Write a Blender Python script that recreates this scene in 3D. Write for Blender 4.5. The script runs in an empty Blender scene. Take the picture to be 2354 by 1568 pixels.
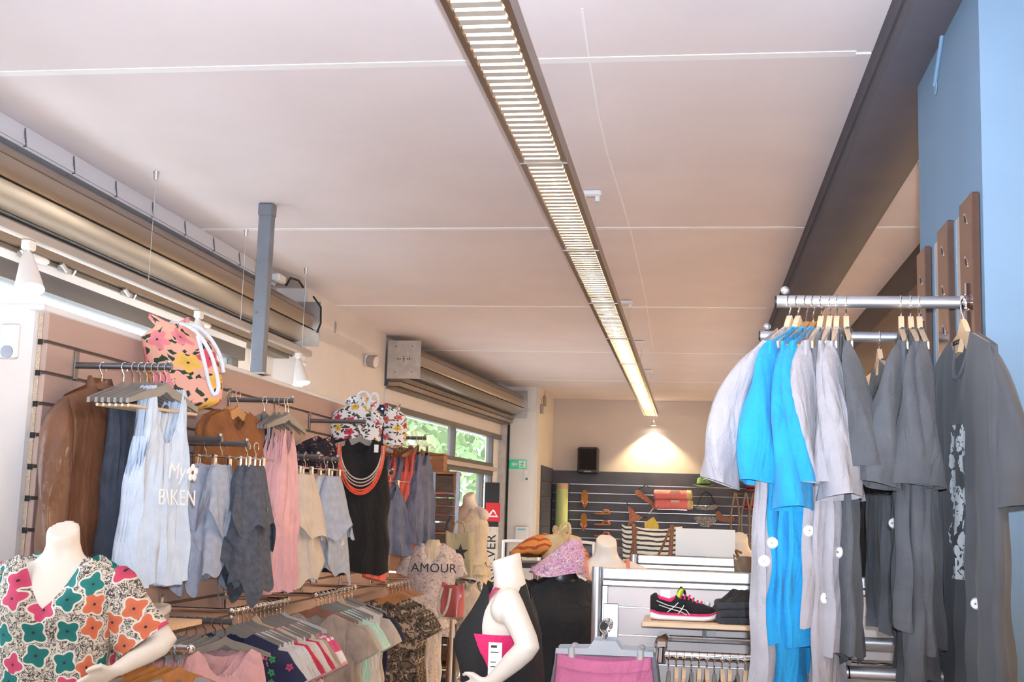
import bpy, bmesh, math, random
from mathutils import Vector, Matrix, noise
# ------------------------------------------------------------------ camera
sc = bpy.context.scene
COL = sc.collection
PI = math.pi
F_PX, PITCH, YAW, ROLL, EYE = 2830.6, 0.13745, -0.14945, 0.03072, 1.6
def cam_axes():
    cp, sp, cy, sy = math.cos(PITCH), math.sin(PITCH), math.cos(YAW), math.sin(YAW)
    f = Vector((sy*cp, cy*cp, sp)); r = Vector((cy, -sy, 0)); u = r.cross(f)
    c, s = math.cos(ROLL), math.sin(ROLL)
    return c*r + s*u, c*u - s*r, f
CR, CU, CF = cam_axes()
cam_d = bpy.data.cameras.new('camera'); cam = bpy.data.objects.new('camera', cam_d); COL.objects.link(cam)
cam_d.sensor_fit = 'HORIZONTAL'; cam_d.sensor_width = 36.0; cam_d.lens = F_PX/2354*36
cam_d.clip_start = 0.05; cam_d.clip_end = 200
m = Matrix((CR, CU, -CF)).transposed().to_4x4(); m.translation = Vector((0, 0, EYE)); cam.matrix_world = m
sc.camera = cam
# ------------------------------------------------------------------ exposure, world, large lights
sc.view_settings.view_transform = 'Standard'; sc.view_settings.look = 'None'
sc.view_settings.gamma = 1.0; sc.view_settings.use_curve_mapping = False
sc.view_settings.exposure = 1.56
sc.cycles.max_bounces = 8; sc.cycles.diffuse_bounces = 5; sc.cycles.glossy_bounces = 4; sc.cycles.transparent_max_bounces = 12
sc.cycles.caustics_reflective = False; sc.cycles.caustics_refractive = False
sc.cycles.sample_clamp_indirect = 6.0
sc.cycles.use_denoising = True
wd = bpy.data.worlds.new('daylight'); sc.world = wd; wd.use_nodes = True
bg = wd.node_tree.nodes['Background']; bg.inputs['Color'].default_value = (0.80, 0.90, 1.0, 1); bg.inputs['Strength'].default_value = 2.6
def add_light(name, kind, loc, power, color, aim=None, **kw):
    d = bpy.data.lights.new(name, kind); d.energy = power; d.color = color
    for k, v in kw.items(): setattr(d, k, v)
    o = bpy.data.objects.new(name, d); COL.objects.link(o); o.location = loc
    if aim is not None:
        o.rotation_euler = (Vector(aim) - Vector(loc)).to_track_quat('-Z', 'Y').to_euler()
    return o
# the camera's own flash, just above the lens
add_light('camera_flash', 'SPOT', (0.03, 0.0, EYE+0.07), 330, (0.78, 0.87, 1.0), aim=Vector((0, 0, EYE+.07)) + CF*5 + CU*1.1,
          spot_size=math.radians(76), spot_blend=0.9, shadow_soft_size=0.02)
WARM = (1.0, 0.74, 0.42)
# ------------------------------------------------------------------ helpers
def ray(x, y): return CF + CR*((x-1177)/F_PX) - CU*((y-784)/F_PX)
EYEP = Vector((0, 0, EYE))
def atY(x, y, Y): d = ray(x, y); return EYEP + d*(Y/d.y)
def atX(x, y, X): d = ray(x, y); return EYEP + d*(X/d.x)
def atZ(x, y, Z): d = ray(x, y); return EYEP + d*((Z-EYE)/d.z)
rnd = random.Random(7)
class MB:
    """collects shapes; build() links them as one mesh object"""
    def __init__(s): s.v = []; s.f = []; s.uv = []
    def add(s, vs, fs, uvs=None):
        b = len(s.v); s.v += [Vector(v) for v in vs]
        for i, f in enumerate(fs):
            s.f.append([b+k for k in f]); s.uv.append(uvs[i] if uvs else None)
        return s
    def box(s, lo, hi, M=None, ch=0.0):
        x0, y0, z0 = lo; x1, y1, z1 = hi
        if ch <= 0:
            vs = [Vector(p) for p in ((x0,y0,z0),(x1,y0,z0),(x1,y1,z0),(x0,y1,z0),(x0,y0,z1),(x1,y0,z1),(x1,y1,z1),(x0,y1,z1))]
            fs = [(3,2,1,0),(4,5,6,7),(0,1,5,4),(1,2,6,5),(2,3,7,6),(3,0,4,7)]
        else:
            c = min(ch, (x1-x0)*.45, (y1-y0)*.45, (z1-z0)*.45); vs = []; fs = []
            for (zz, i) in ((z0, c), (z0+c, 0), (z1-c, 0), (z1, c)):
                for (px, py) in ((x0+i+c, y0+i), (x1-i-c, y0+i), (x1-i, y0+i+c), (x1-i, y1-i-c), (x1-i-c, y1-i), (x0+i+c, y1-i), (x0+i, y1-i-c), (x0+i, y0+i+c)):
                    vs.append(Vector((px, py, zz)))
            fs.append(list(range(7, -1, -1))); fs.append(list(range(24, 32)))
            for r in range(3):
                for k in range(8):
                    a, b = r*8+k, r*8+(k+1) % 8; fs.append((a, b, b+8, a+8))
        if M is not None: vs = [M @ v for v in vs]
        return s.add(vs, fs)
    def loft(s, rings, cap0=False, cap1=False, closed=True, uv=None):
        n = len(rings[0]); vs = [p for r in rings for p in r]; fs = []; us = []
        for i in range(len(rings)-1):
            for k in range(n if closed else n-1):
                a, b = i*n+k, i*n+(k+1) % n
                fs.append((a, b, b+n, a+n))
                if uv: us.append((uv(i, k), uv(i, k+1), uv(i+1, k+1), uv(i+1, k)))
        if cap0: fs.append(list(range(n-1, -1, -1))); us.append(None)
        if cap1: b = (len(rings)-1)*n; fs.append(list(range(b, b+n))); us.append(None)
        return s.add(vs, fs, us if uv else None)
    def tube(s, pts, r, n=8, cap=True, rx=None):
        pts = [Vector(p) for p in pts]; rings = []; up = None
        for i, p in enumerate(pts):
            t = (pts[min(i+1, len(pts)-1)] - pts[max(i-1, 0)])
            if t.length < 1e-9: t = Vector((0, 0, 1))
            t.normalize()
            if up is None:
                up = Vector((0, 0, 1)) if abs(t.z) < .9 else Vector((0, 1, 0))
            a = t.cross(up)
            if a.length < 1e-6: up = Vector((1, 0, 0)); a = t.cross(up)
            a.normalize(); b = a.cross(t).normalized(); up = b
            rr = r[i] if isinstance(r, (list, tuple)) else r
            r2 = rr if rx is None else (rx[i] if isinstance(rx, (list, tuple)) else rx)
            rings.append([p + a*(math.cos(2*PI*k/n)*rr) + b*(math.sin(2*PI*k/n)*r2) for k in range(n)])
        return s.loft(rings, cap, cap)
    def disc(s, c, nrm, r, h=0.0, n=16):
        c = Vector(c); nrm = Vector(nrm).normalized()
        return s.tube([c, c + nrm*max(h, .001)], r, n)
    def ball(s, c, r, nu=10, nv=7, sc3=(1, 1, 1)):
        c = Vector(c); rings = []
        for j in range(nv+1):
            th = PI*(j+.02)/(nv+.04)
            rings.append([c + Vector((math.sin(th)*math.cos(2*PI*k/nu)*r*sc3[0], math.sin(th)*math.sin(2*PI*k/nu)*r*sc3[1], math.cos(th)*r*sc3[2])) for k in range(nu)])
        return s.loft(rings[::-1], True, True)
    def prism(s, poly, h0, h1, f):
        """poly of 2-D points extruded from h0 to h1; f(u, v, h) -> point"""
        n = len(poly); vs = [f(u, v, h0) for u, v in poly] + [f(u, v, h1) for u, v in poly]
        fs = [list(range(n-1, -1, -1)), list(range(n, 2*n))] + [(k, (k+1) % n, n+(k+1) % n, n+k) for k in range(n)]
        return s.add(vs, fs)
    def mesh(s, name, mat, smooth=True, angle=40):
        me = bpy.data.meshes.new(name); me.from_pydata([tuple(v) for v in s.v], [], s.f)
        if any(u for u in s.uv):
            l = me.uv_layers.new(name='UVMap'); i = 0
            for f, u in zip(s.f, s.uv):
                for k in range(len(f)):
                    l.data[i].uv = u[k] if u else (0, 0)
                    i += 1
        bm = bmesh.new(); bm.from_mesh(me)
        if not s.open: bmesh.ops.recalc_face_normals(bm, faces=bm.faces)
        if smooth:
            for f in bm.faces: f.smooth = True
            ca = math.radians(angle)
            for e in bm.edges:
                if len(e.link_faces) == 2 and e.calc_face_angle(0) > ca: e.smooth = False
        bm.to_mesh(me); bm.free()
        if mat is not None: me.materials.append(M[mat] if isinstance(mat, str) else mat)
        return me
    open = False
    def build(s, name, mat, parent=None, smooth=True, angle=40, loc=None):
        o = bpy.data.objects.new(name, s.mesh(name, mat, smooth, angle)); COL.objects.link(o)
        if parent is not None: o.parent = parent
        if loc is not None: o.location = loc
        return o
def tag(o, label, cat, group=None):
    o['label'] = label; o['category'] = cat
    if group: o['group'] = group
    return o
def thing(name, label, cat, loc=(0, 0, 0), rz=0.0, group=None):
    o = bpy.data.objects.new(name, None); o.empty_display_size = .05; COL.objects.link(o)
    o.location = loc; o.rotation_euler = (0, 0, rz)
    return tag(o, label, cat, group)
def struct(o, label=None):
    o['kind'] = 'structure'
    if label: o['label'] = label
    return o
def part(me, name, parent, loc=None, rot=None):
    o = bpy.data.objects.new(name, me); COL.objects.link(o); o.parent = parent
    if loc is not None: o.location = loc
    if rot is not None: o.rotation_euler = rot
    return o
def kids(o): return [c for c in bpy.data.objects if c.parent == o]
def copy_thing(src, tree, loc, rz, label):
    """copy of a thing with copies of its parts and their sub-parts; tree = [(part, [sub-parts])]"""
    r = src.copy(); COL.objects.link(r); r.location = loc; r.rotation_euler = (0, 0, rz); r['label'] = label
    for p, subs in tree:
        c = p.copy(); COL.objects.link(c); c.parent = r
        for q in subs:
            d = q.copy(); COL.objects.link(d); d.parent = c
    return r
ORD = ['first', 'second', 'third', 'fourth', 'fifth', 'sixth', 'seventh', 'eighth', 'ninth', 'tenth', 'eleventh', 'twelfth', 'thirteenth', 'fourteenth', 'fifteenth', 'sixteenth', 'seventeenth', 'eighteenth']
def sm(a, b, x):
    t = max(0., min(1., (x-a)/(b-a))); return t*t*(3-2*t)
def lerp_prof(prof, t):
    for (t0, v0), (t1, v1) in zip(prof, prof[1:]):
        if t <= t1: return v0 + (v1-v0)*sm(0, 1, (t-t0)/max(1e-6, t1-t0))
    return prof[-1][1]
# ------------------------------------------------------------------ materials
M = {}
def nd(t, typ, **kw):
    n = t.nodes.new(typ)
    for k, v in kw.items(): setattr(n, k, v)
    return n
def mat(name, col, rough=.6, metal=0.0, var=0.0, vscale=6.0, bump=0.0, bscale=80.0, emis=None, estr=0.0, sheen=0.0, alpha=1.0, coat=0.0, stretch=(1, 1, 1), col2=None, trans=0.0, spec=None, wrinkle=0.0):
    m = bpy.data.materials.new(name); m.use_nodes = True; t = m.node_tree; b = t.nodes['Principled BSDF']
    b.inputs['Base Color'].default_value = (*col, 1); b.inputs['Roughness'].default_value = rough; b.inputs['Metallic'].default_value = metal
    if spec is not None: b.inputs['Specular IOR Level'].default_value = spec
    if sheen: b.inputs['Sheen Weight'].default_value = sheen; b.inputs['Sheen Roughness'].default_value = .5
    if coat: b.inputs['Coat Weight'].default_value = coat; b.inputs['Coat Roughness'].default_value = .1
    if alpha < 1: b.inputs['Alpha'].default_value = alpha
    if trans: b.inputs['Transmission Weight'].default_value = trans
    if emis: b.inputs['Emission Color'].default_value = (*emis, 1); b.inputs['Emission Strength'].default_value = estr
    tc = nd(t, 'ShaderNodeTexCoord'); mp = nd(t, 'ShaderNodeMapping'); t.links.new(tc.outputs['Object'], mp.inputs[0]); mp.inputs['Scale'].default_value = stretch
    if var or col2:
        n = nd(t, 'ShaderNodeTexNoise'); n.inputs['Scale'].default_value = vscale; n.inputs['Detail'].default_value = 5; t.links.new(mp.outputs[0], n.inputs['Vector'])
        r = nd(t, 'ShaderNodeValToRGB'); t.links.new(n.outputs['Fac'], r.inputs[0])
        c0 = tuple(max(0, c*(1-var)) for c in col); c1 = col2 or tuple(min(1, c*(1+var)) for c in col)
        r.color_ramp.elements[0].position = .3; r.color_ramp.elements[1].position = .7
        r.color_ramp.elements[0].color = (*c0, 1); r.color_ramp.elements[1].color = (*c1, 1)
        t.links.new(r.outputs[0], b.inputs['Base Color'])
    if bump:
        n = nd(t, 'ShaderNodeTexNoise'); n.inputs['Scale'].default_value = bscale; n.inputs['Detail'].default_value = 4; t.links.new(mp.outputs[0], n.inputs['Vector'])
        bp = nd(t, 'ShaderNodeBump'); bp.inputs['Strength'].default_value = bump; bp.inputs['Distance'].default_value = .01
        t.links.new(n.outputs['Fac'], bp.inputs['Height']); t.links.new(bp.outputs[0], b.inputs['Normal'])
        if wrinkle:
            mp2 = nd(t, 'ShaderNodeMapping'); mp2.inputs['Scale'].default_value = (1, 1, .35); t.links.new(tc.outputs['Object'], mp2.inputs[0])
            n2 = nd(t, 'ShaderNodeTexNoise'); n2.inputs['Scale'].default_value = 16; n2.inputs['Detail'].default_value = 2; n2.inputs['Distortion'].default_value = .8; t.links.new(mp2.outputs[0], n2.inputs['Vector'])
            b2 = nd(t, 'ShaderNodeBump'); b2.inputs['Strength'].default_value = wrinkle; b2.inputs['Distance'].default_value = .04
            t.links.new(n2.outputs['Fac'], b2.inputs['Height']); t.links.new(b2.outputs[0], bp.inputs['Normal'])
    M[name] = m; return m
def fabric(name, col, var=.10, bump=.25, rough=.9, sheen=.04, vscale=14): return mat(name, col, rough, 0, var, vscale, bump, 160, sheen=sheen, wrinkle=.55)
def ramp(t, src, stops, const=True):
    r = nd(t, 'ShaderNodeValToRGB'); t.links.new(src, r.inputs[0]); cr = r.color_ramp
    if const: cr.interpolation = 'CONSTANT'
    while len(cr.elements) < len(stops): cr.elements.new(.5)
    for e, (p, c) in zip(cr.elements, stops): e.position = p; e.color = (*c, 1)
    return r.outputs[0]
def mth(t, op, a, b=None, c=None):
    n = nd(t, 'ShaderNodeMath', operation=op)
    for i, v in enumerate((a, b, c)):
        if v is None: continue
        if isinstance(v, (int, float)): n.inputs[i].default_value = v
        else: t.links.new(v, n.inputs[i])
    return n.outputs[0]
def mixc(t, f, a, b):
    n = nd(t, 'ShaderNodeMix', data_type='RGBA')
    for s, v in ((n.inputs[0], f), (n.inputs[6], a), (n.inputs[7], b)):
        if isinstance(v, tuple): s.default_value = (*v, 1)
        elif isinstance(v, (int, float)): s.default_value = v
        else: t.links.new(v, s)
    return n.outputs[2]
def floral(name, base, cols, cell=9.0, size=.36, petals=5, halo=None, scrib=None, scrib_scale=60, leaf=None, rough=.85, fill=1.0, uv=True):
    """flat flower print: a flower in each cell, over leaves or scribble"""
    m = bpy.data.materials.new(name); m.use_nodes = True; t = m.node_tree; b = t.nodes['Principled BSDF']; b.inputs['Roughness'].default_value = rough
    tc = nd(t, 'ShaderNodeTexCoord'); mp = nd(t, 'ShaderNodeMapping'); t.links.new(tc.outputs['UV' if uv else 'Object'], mp.inputs[0]); mp.inputs['Scale'].default_value = (cell, cell, cell)
    nz = nd(t, 'ShaderNodeTexNoise'); nz.inputs['Scale'].default_value = 1.5; t.links.new(mp.outputs[0], nz.inputs['Vector'])
    vo = nd(t, 'ShaderNodeTexVoronoi', voronoi_dimensions='2D' if uv else '3D'); vo.inputs['Scale'].default_value = 1.0; vo.inputs['Randomness'].default_value = .6; t.links.new(mp.outputs[0], vo.inputs['Vector'])
    sb = nd(t, 'ShaderNodeVectorMath', operation='SUBTRACT'); t.links.new(mp.outputs[0], sb.inputs[0]); t.links.new(vo.outputs['Position'], sb.inputs[1])
    sx = nd(t, 'ShaderNodeSeparateXYZ'); t.links.new(sb.outputs[0], sx.inputs[0])
    sc_ = nd(t, 'ShaderNodeSeparateColor'); t.links.new(vo.outputs['Color'], sc_.inputs[0])
    th = mth(t, 'ARCTAN2', sx.outputs[1], sx.outputs[0] if uv else mth(t, 'ADD', sx.outputs[0], sx.outputs[2]))
    pet = mth(t, 'COSINE', mth(t, 'ADD', mth(t, 'MULTIPLY', th, float(petals)), mth(t, 'MULTIPLY', sc_.outputs[1], 6.28)))
    R = mth(t, 'MULTIPLY_ADD', pet, size*.22, size)
    d = vo.outputs['Distance']
    if scrib:
        w = nd(t, 'ShaderNodeTexNoise'); w.inputs['Scale'].default_value = scrib_scale/cell; w.inputs['Detail'].default_value = 3; w.inputs['Distortion'].default_value = 2.5; t.links.new(mp.outputs[0], w.inputs['Vector'])
        back = ramp(t, w.outputs['Fac'], [(0, base), (.47, scrib), (.57, base), (.63, tuple(c*.6 for c in base))])
    else:
        w = nd(t, 'ShaderNodeTexNoise'); w.inputs['Scale'].default_value = 2.2; t.links.new(mp.outputs[0], w.inputs['Vector'])
        back = mixc(t, w.outputs['Fac'], base, tuple(min(1, c*1.1) for c in base))
    if leaf:
        v2 = nd(t, 'ShaderNodeTexVoronoi', voronoi_dimensions='2D' if uv else '3D', distance='MANHATTAN'); v2.inputs['Scale'].default_value = 2.3
        ad = nd(t, 'ShaderNodeVectorMath', operation='ADD'); t.links.new(mp.outputs[0], ad.inputs[0]); t.links.new(nz.outputs['Color'], ad.inputs[1]); t.links.new(ad.outputs[0], v2.inputs['Vector'])
        lm = mth(t, 'LESS_THAN', v2.outputs['Distance'], .36)
        back = mixc(t, lm, back, leaf)
    fl = ramp(t, sc_.outputs[0], [(i/len(cols), c) for i, c in enumerate(cols)])
    shade = mth(t, 'MULTIPLY_ADD', mth(t, 'DIVIDE', d, R), .35, .68)
    mul = nd(t, 'ShaderNodeMix', data_type='RGBA', blend_type='MULTIPLY'); mul.inputs[0].default_value = .6; t.links.new(fl, mul.inputs[6])
    cmb = nd(t, 'ShaderNodeCombineColor'); [t.links.new(shade, cmb.inputs[i]) for i in range(3)]; t.links.new(cmb.outputs[0], mul.inputs[7])
    present = mth(t, 'LESS_THAN', sc_.outputs[2], fill)
    col = back
    if halo: col = mixc(t, mth(t, 'MULTIPLY', present, mth(t, 'LESS_THAN', d, mth(t, 'ADD', R, .07))), col, halo)
    col = mixc(t, mth(t, 'MULTIPLY', present, mth(t, 'LESS_THAN', d, R)), col, mul.outputs[2])
    col = mixc(t, mth(t, 'MULTIPLY', present, mth(t, 'LESS_THAN', d, .05)), col, (.03, .02, .03))
    t.links.new(col, b.inputs['Base Color']); M[name] = m; return m
def patches(name, stops, scale=14, rough=.85, detail=4, dist=1.2, uv=True):
    """irregular patches (camouflage, marbled prints)"""
    m = bpy.data.materials.new(name); m.use_nodes = True; t = m.node_tree; b = t.nodes['Principled BSDF']; b.inputs['Roughness'].default_value = rough
    tc = nd(t, 'ShaderNodeTexCoord'); n = nd(t, 'ShaderNodeTexNoise'); n.inputs['Scale'].default_value = scale; n.inputs['Detail'].default_value = detail; n.inputs['Distortion'].default_value = dist
    t.links.new(tc.outputs['UV' if uv else 'Object'], n.inputs['Vector'])
    t.links.new(ramp(t, n.outputs['Fac'], stops), b.inputs['Base Color']); M[name] = m; return m
def stripes(name, c0, c1, axis=1, scale=40, width=.5, rough=.85, wob=.02, uv=True):
    m = bpy.data.materials.new(name); m.use_nodes = True; t = m.node_tree; b = t.nodes['Principled BSDF']; b.inputs['Roughness'].default_value = rough
    tc = nd(t, 'ShaderNodeTexCoord'); sx = nd(t, 'ShaderNodeSeparateXYZ'); t.links.new(tc.outputs['UV' if uv else 'Object'], sx.inputs[0])
    n = nd(t, 'ShaderNodeTexNoise'); n.inputs['Scale'].default_value = 12; t.links.new(tc.outputs['UV' if uv else 'Object'], n.inputs['Vector'])
    v = mth(t, 'FRACT', mth(t, 'MULTIPLY', mth(t, 'MULTIPLY_ADD', n.outputs['Fac'], wob, sx.outputs[axis]), float(scale)))
    t.links.new(mixc(t, mth(t, 'LESS_THAN', v, width), c0, c1), b.inputs['Base Color']); M[name] = m; return m
# building
mat('ceiling_paint', (.85, .79, .82), .9, var=.03, vscale=2.0, bump=.12, bscale=9)
mat('joint_white', (.95, .95, .97), .7)
mat('wall_pink', (.80, .76, .74), .85, var=.03, vscale=3, bump=.06, bscale=60)
mat('wall_cream', (.82, .76, .67), .85, var=.03, vscale=2, bump=.06, bscale=60)
mat('wall_white', (.85, .85, .86), .75, var=.02, bump=.05)
mat('column_blue', (.175, .285, .42), .75, var=.04, vscale=3, bump=.06, bscale=60)
mat('beam_grey', (.085, .08, .10), .8, var=.06, vscale=4, bump=.05)
mat('beam_taupe', (.13, .10, .085), .8, var=.06, vscale=4)
mat('floor_tile', (.66, .58, .52), .35, var=.10, vscale=5, bump=.03)
mat('panel_dark', (.080, .090, .135), .7, var=.10, vscale=8, bump=.08, bscale=60)
mat('aluminium', (.72, .73, .76), .32, 1.0, var=.05, vscale=30)
mat('alu_satin', (.62, .63, .66), .42, .9, var=.04, vscale=20)
mat('chrome', (.86, .86, .88), .08, 1.0)
mat('gunmetal', (.20, .20, .22), .35, .8, var=.1, vscale=30)
mat('steel_post', (.21, .23, .27), .45, .2, var=.06, vscale=12)
mat('shutter_metal', (.36, .285, .215), .30, .7, var=.07, vscale=5, stretch=(1, .1, 1))
mat('shutter_dark', (.17, .14, .115), .45, .4, var=.10, vscale=7)
mat('galvanised', (.62, .62, .63), .35, .8, var=.12, vscale=14)
mat('black_rubber', (.012, .012, .014), .6)
mat('black_plastic', (.02, .018, .02), .35)
mat('white_plastic', (.82, .82, .82), .35)
mat('beige_plastic', (.36, .315, .285), .4, var=.03)
mat('grey_plastic', (.16, .145, .14), .4, var=.08, vscale=20)
mat('grey_hanger', (.25, .225, .205), .38, var=.08, vscale=15)
mat('pale_hanger', (.50, .52, .56), .35, var=.05)
mat('tray_white', (.74, .77, .86), .5)
mat('lamp_white', (.75, .70, .66), .4)
mat('lamp_brown', (.16, .105, .075), .3, .4)
mat('louvre', (.52, .50, .46), .3, .2)
mat('wall_dusk', (.66, .60, .58), .85, var=.03, vscale=2, bump=.06, bscale=60)
mat('tube_glow', (1, 1, 1), .5, emis=(1.0, .73, .46), estr=47)
mat('spot_glow', (1, 1, 1), .5, emis=(1.0, .93, .80), estr=30)
mat('window_frame', (.13, .12, .115), .45, .3)
mat('frame_beige', (.58, .50, .44), .6)
mat('wood_slat', (.50, .355, .305), .55, var=.07, vscale=9, bump=.05, stretch=(1, .12, 1))
mat('slat_groove', (.20, .15, .13), .7)
mat('chip_edge', (.60, .48, .36), .9, var=.25, vscale=180)
mat('shelf_wood', (.74, .52, .32), .45, var=.10, vscale=9, stretch=(1, 7, 7))
mat('wood_dark', (.34, .145, .055), .5, var=.25, vscale=8, stretch=(1, 1, 6))
mat('hanger_wood', (.70, .50, .32), .35, var=.08, vscale=20)
mat('hanger_orange', (.48, .20, .055), .35, var=.15, vscale=20, coat=.3)
mat('hanger_brown', (.24, .085, .03), .4, var=.2, vscale=20)
mat('mannequin', (.80, .73, .64), .42, var=.02)
mat('glass', (.80, .90, .95), .02, alpha=.18, spec=.5)
mat('exit_green', (.02, .33, .17), .4, emis=(.02, .33, .17), estr=.25)
mat('print_white', (.88, .88, .88), .6)
mat('print_black', (.015, .015, .018), .6)
mat('print_red', (.62, .02, .03), .5)
mat('print_navy', (.05, .06, .13), .6)
mat('paper', (.88, .88, .86), .7)
mat('leaf', (.16, .30, .09), .7, var=.45, vscale=2.5)
mat('bark', (.14, .10, .07), .9, var=.2)
mat('street', (.45, .45, .44), .9, var=.1)
mat('awning', (.30, .62, .78), .8)
mat('facade', (.75, .74, .70), .9, var=.05)
# ------------------------------------------------------------------ the room
CZ = 3.2; FAR = 17.35; NEAR = -2.5; LX = -3.3; RX = 5.2
struct(MB().box((-4.2, NEAR-.2, -.12), (RX+.3, FAR+.4, 0)).build('floor', 'floor_tile', smooth=False), 'beige shop floor')
ceil = struct(MB().box((-4.2, NEAR-.2, CZ+.012), (RX+.3, FAR+.4, CZ+.2)).build('ceiling', 'joint_white', smooth=False), 'pale concrete slab ceiling with white joints')
seams = [4.19-2.66*2, 4.19-2.66, 4.19, 6.80, 9.47, 12.18, 14.85]
edges = [NEAR] + seams[1:] + [FAR]
for a, b in zip(edges, edges[1:]):
    g = .012
    MB().box((-3.35, a+g, CZ), (RX, b-g, CZ+.04)).build('ceiling_slab', 'ceiling_paint', ceil, smooth=False)
for y in (4.19, 6.80, 9.47, 12.18, 14.85):
    MB().box((-3.0, y-.024, CZ-.003), (.535, y+.024, CZ+.02)).build('joint_strip', 'joint_white', ceil, smooth=False)
    MB().box((.87, y-.016, CZ-.003), (1.27, y+.016, CZ+.02)).build('joint_strip', 'joint_white', ceil, smooth=False)
for k in range(2):
    q = MB(); pts = [((1338, 20), (1352, 120), (1375, 260), (1398, 360)), ((1400, 365), (1432, 470), (1452, 540), (1485, 690), (1500, 800))][k]
    vs = [atZ(x, y, CZ-.0015) for x, y in pts]
    for a, b in zip(vs, vs[1:]): q.box((-.004, 0, 0), (.004, (b-a).length, .002), M=Matrix.Translation(a) @ (b-a).to_track_quat('Y', 'Z').to_matrix().to_4x4())
    q.build('paint_streak', 'joint_white', ceil, smooth=False)
struct(MB().box((.59, NEAR, 3.04), (.875, FAR-.01, CZ+.02), ch=.004).build('ceiling_beam', 'beam_grey'), 'dark grey beam running along the ceiling')
MB().box((.582, NEAR, 3.10), (.60, FAR-.012, 3.108)).build('beam_bead', 'beam_grey', bpy.data.objects['ceiling_beam'], smooth=False)
struct(MB().box((1.27, NEAR, 2.98), (1.62, FAR-.02, CZ+.02), ch=.004).build('ceiling_beam', 'beam_taupe'), 'taupe beam behind the hanging rails')
for y in (8.2, 11.4):
    struct(MB().box((1.62, y, 2.96), (RX, y+.35, CZ+.02)).build('ceiling_beam', 'beam_taupe'), 'taupe cross beam at the back right' + (' nearer one' if y < 9 else ' farther one'))
struct(MB().box((-2.05, FAR, 0), (RX, FAR+.15, CZ+.01)).build('wall_far', 'wall_dusk', smooth=False), 'pinkish grey far wall')
struct(MB().box((-2.49, 15.7, 0), (-2.03, FAR+.15, CZ+.01)).build('wall_pillar', 'wall_white', smooth=False), 'white pillar beside the shop window')
MB().box((-2.031, 15.705, 0), (-1.985, FAR, CZ)).build('warm_face', 'wall_cream', bpy.data.objects['wall_pillar'], smooth=False)
struct(MB().box((RX, NEAR, 0), (RX+.15, FAR+.15, CZ+.01)).build('wall_right', 'wall_cream', smooth=False))
struct(MB().box((-4.2, NEAR-.15, 0), (RX+.15, NEAR, CZ+.01)).build('wall_near', 'wall_pink', smooth=False))
wl = struct(MB().box((-3.75, 8.72, 0), (-2.86, 11.1, CZ+.01)).build('wall_left', 'wall_pink', smooth=False), 'pinkish wall between the two shop windows')
struct(MB().box((-3.75, 7.85, 0), (-3.10, 8.72, CZ+.01)).build('wall_left', 'wall_pink', smooth=False), 'pinkish wall beside the transom window')
struct(MB().box((-3.55, NEAR, 2.83), (-3.05, 7.85, CZ+.01)).build('wall_left', 'wall_pink', smooth=False), 'wall above the transom window')
struct(MB().box((-3.55, NEAR, 0), (-3.05, 7.85, 1.2)).build('wall_left', 'wall_pink', smooth=False), 'wall below the transom window')
# blue column that carries the hanging rails
col_b = struct(MB().box((.722, 3.205, 0), (2.6, 4.09, CZ+.01)).build('wall_column', 'column_blue', smooth=False), 'blue grey column on the right')
bp_ = MB()
bp_.ball((.719, 3.78, 2.93), .028, sc3=(.18, 1, 1)); bp_.tube([(.716, 3.77, 2.93), (.716, 3.66, 3.03), (.716, 3.5, 3.2)], .006)
bp_.build('paint_bump', 'column_blue', col_b)
# ------------------------------------------------------------------ transom window on the left
def slab_y(name, x0, x1, z0, z1, y0, y1, matn, parent=None): return MB().box((x0, y0, z0), (x1, y1, z1)).build(name, matn, parent, smooth=False)
w1 = struct(slab_y('window_1', -3.10, -3.03, 2.66, 2.83, NEAR, 7.85, 'window_frame'), 'long dark framed transom window above the slat panels')
slab_y('lintel_trim', -3.06, -2.985, 2.63, 2.672, NEAR, 7.85, 'wall_pink', w1)
slab_y('frame_rail', -3.08, -2.99, 2.545, 2.63, NEAR, 7.85, 'window_frame', w1)
slab_y('frame_rail', -3.08, -3.02, 1.2, 1.26, NEAR, 7.85, 'window_frame', w1)
for y in (1.2, 3.75, 7.74):
    slab_y('mullion', -3.085, -3.015, 1.2, 2.56, y-.05, y+.06, 'window_frame', w1)
for a, b in ((1.26, 3.70), (3.81, 7.69), (NEAR, 1.15)):
    slab_y('pane', -3.05, -3.044, 1.26, 2.56, a, b, 'glass', w1)
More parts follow.
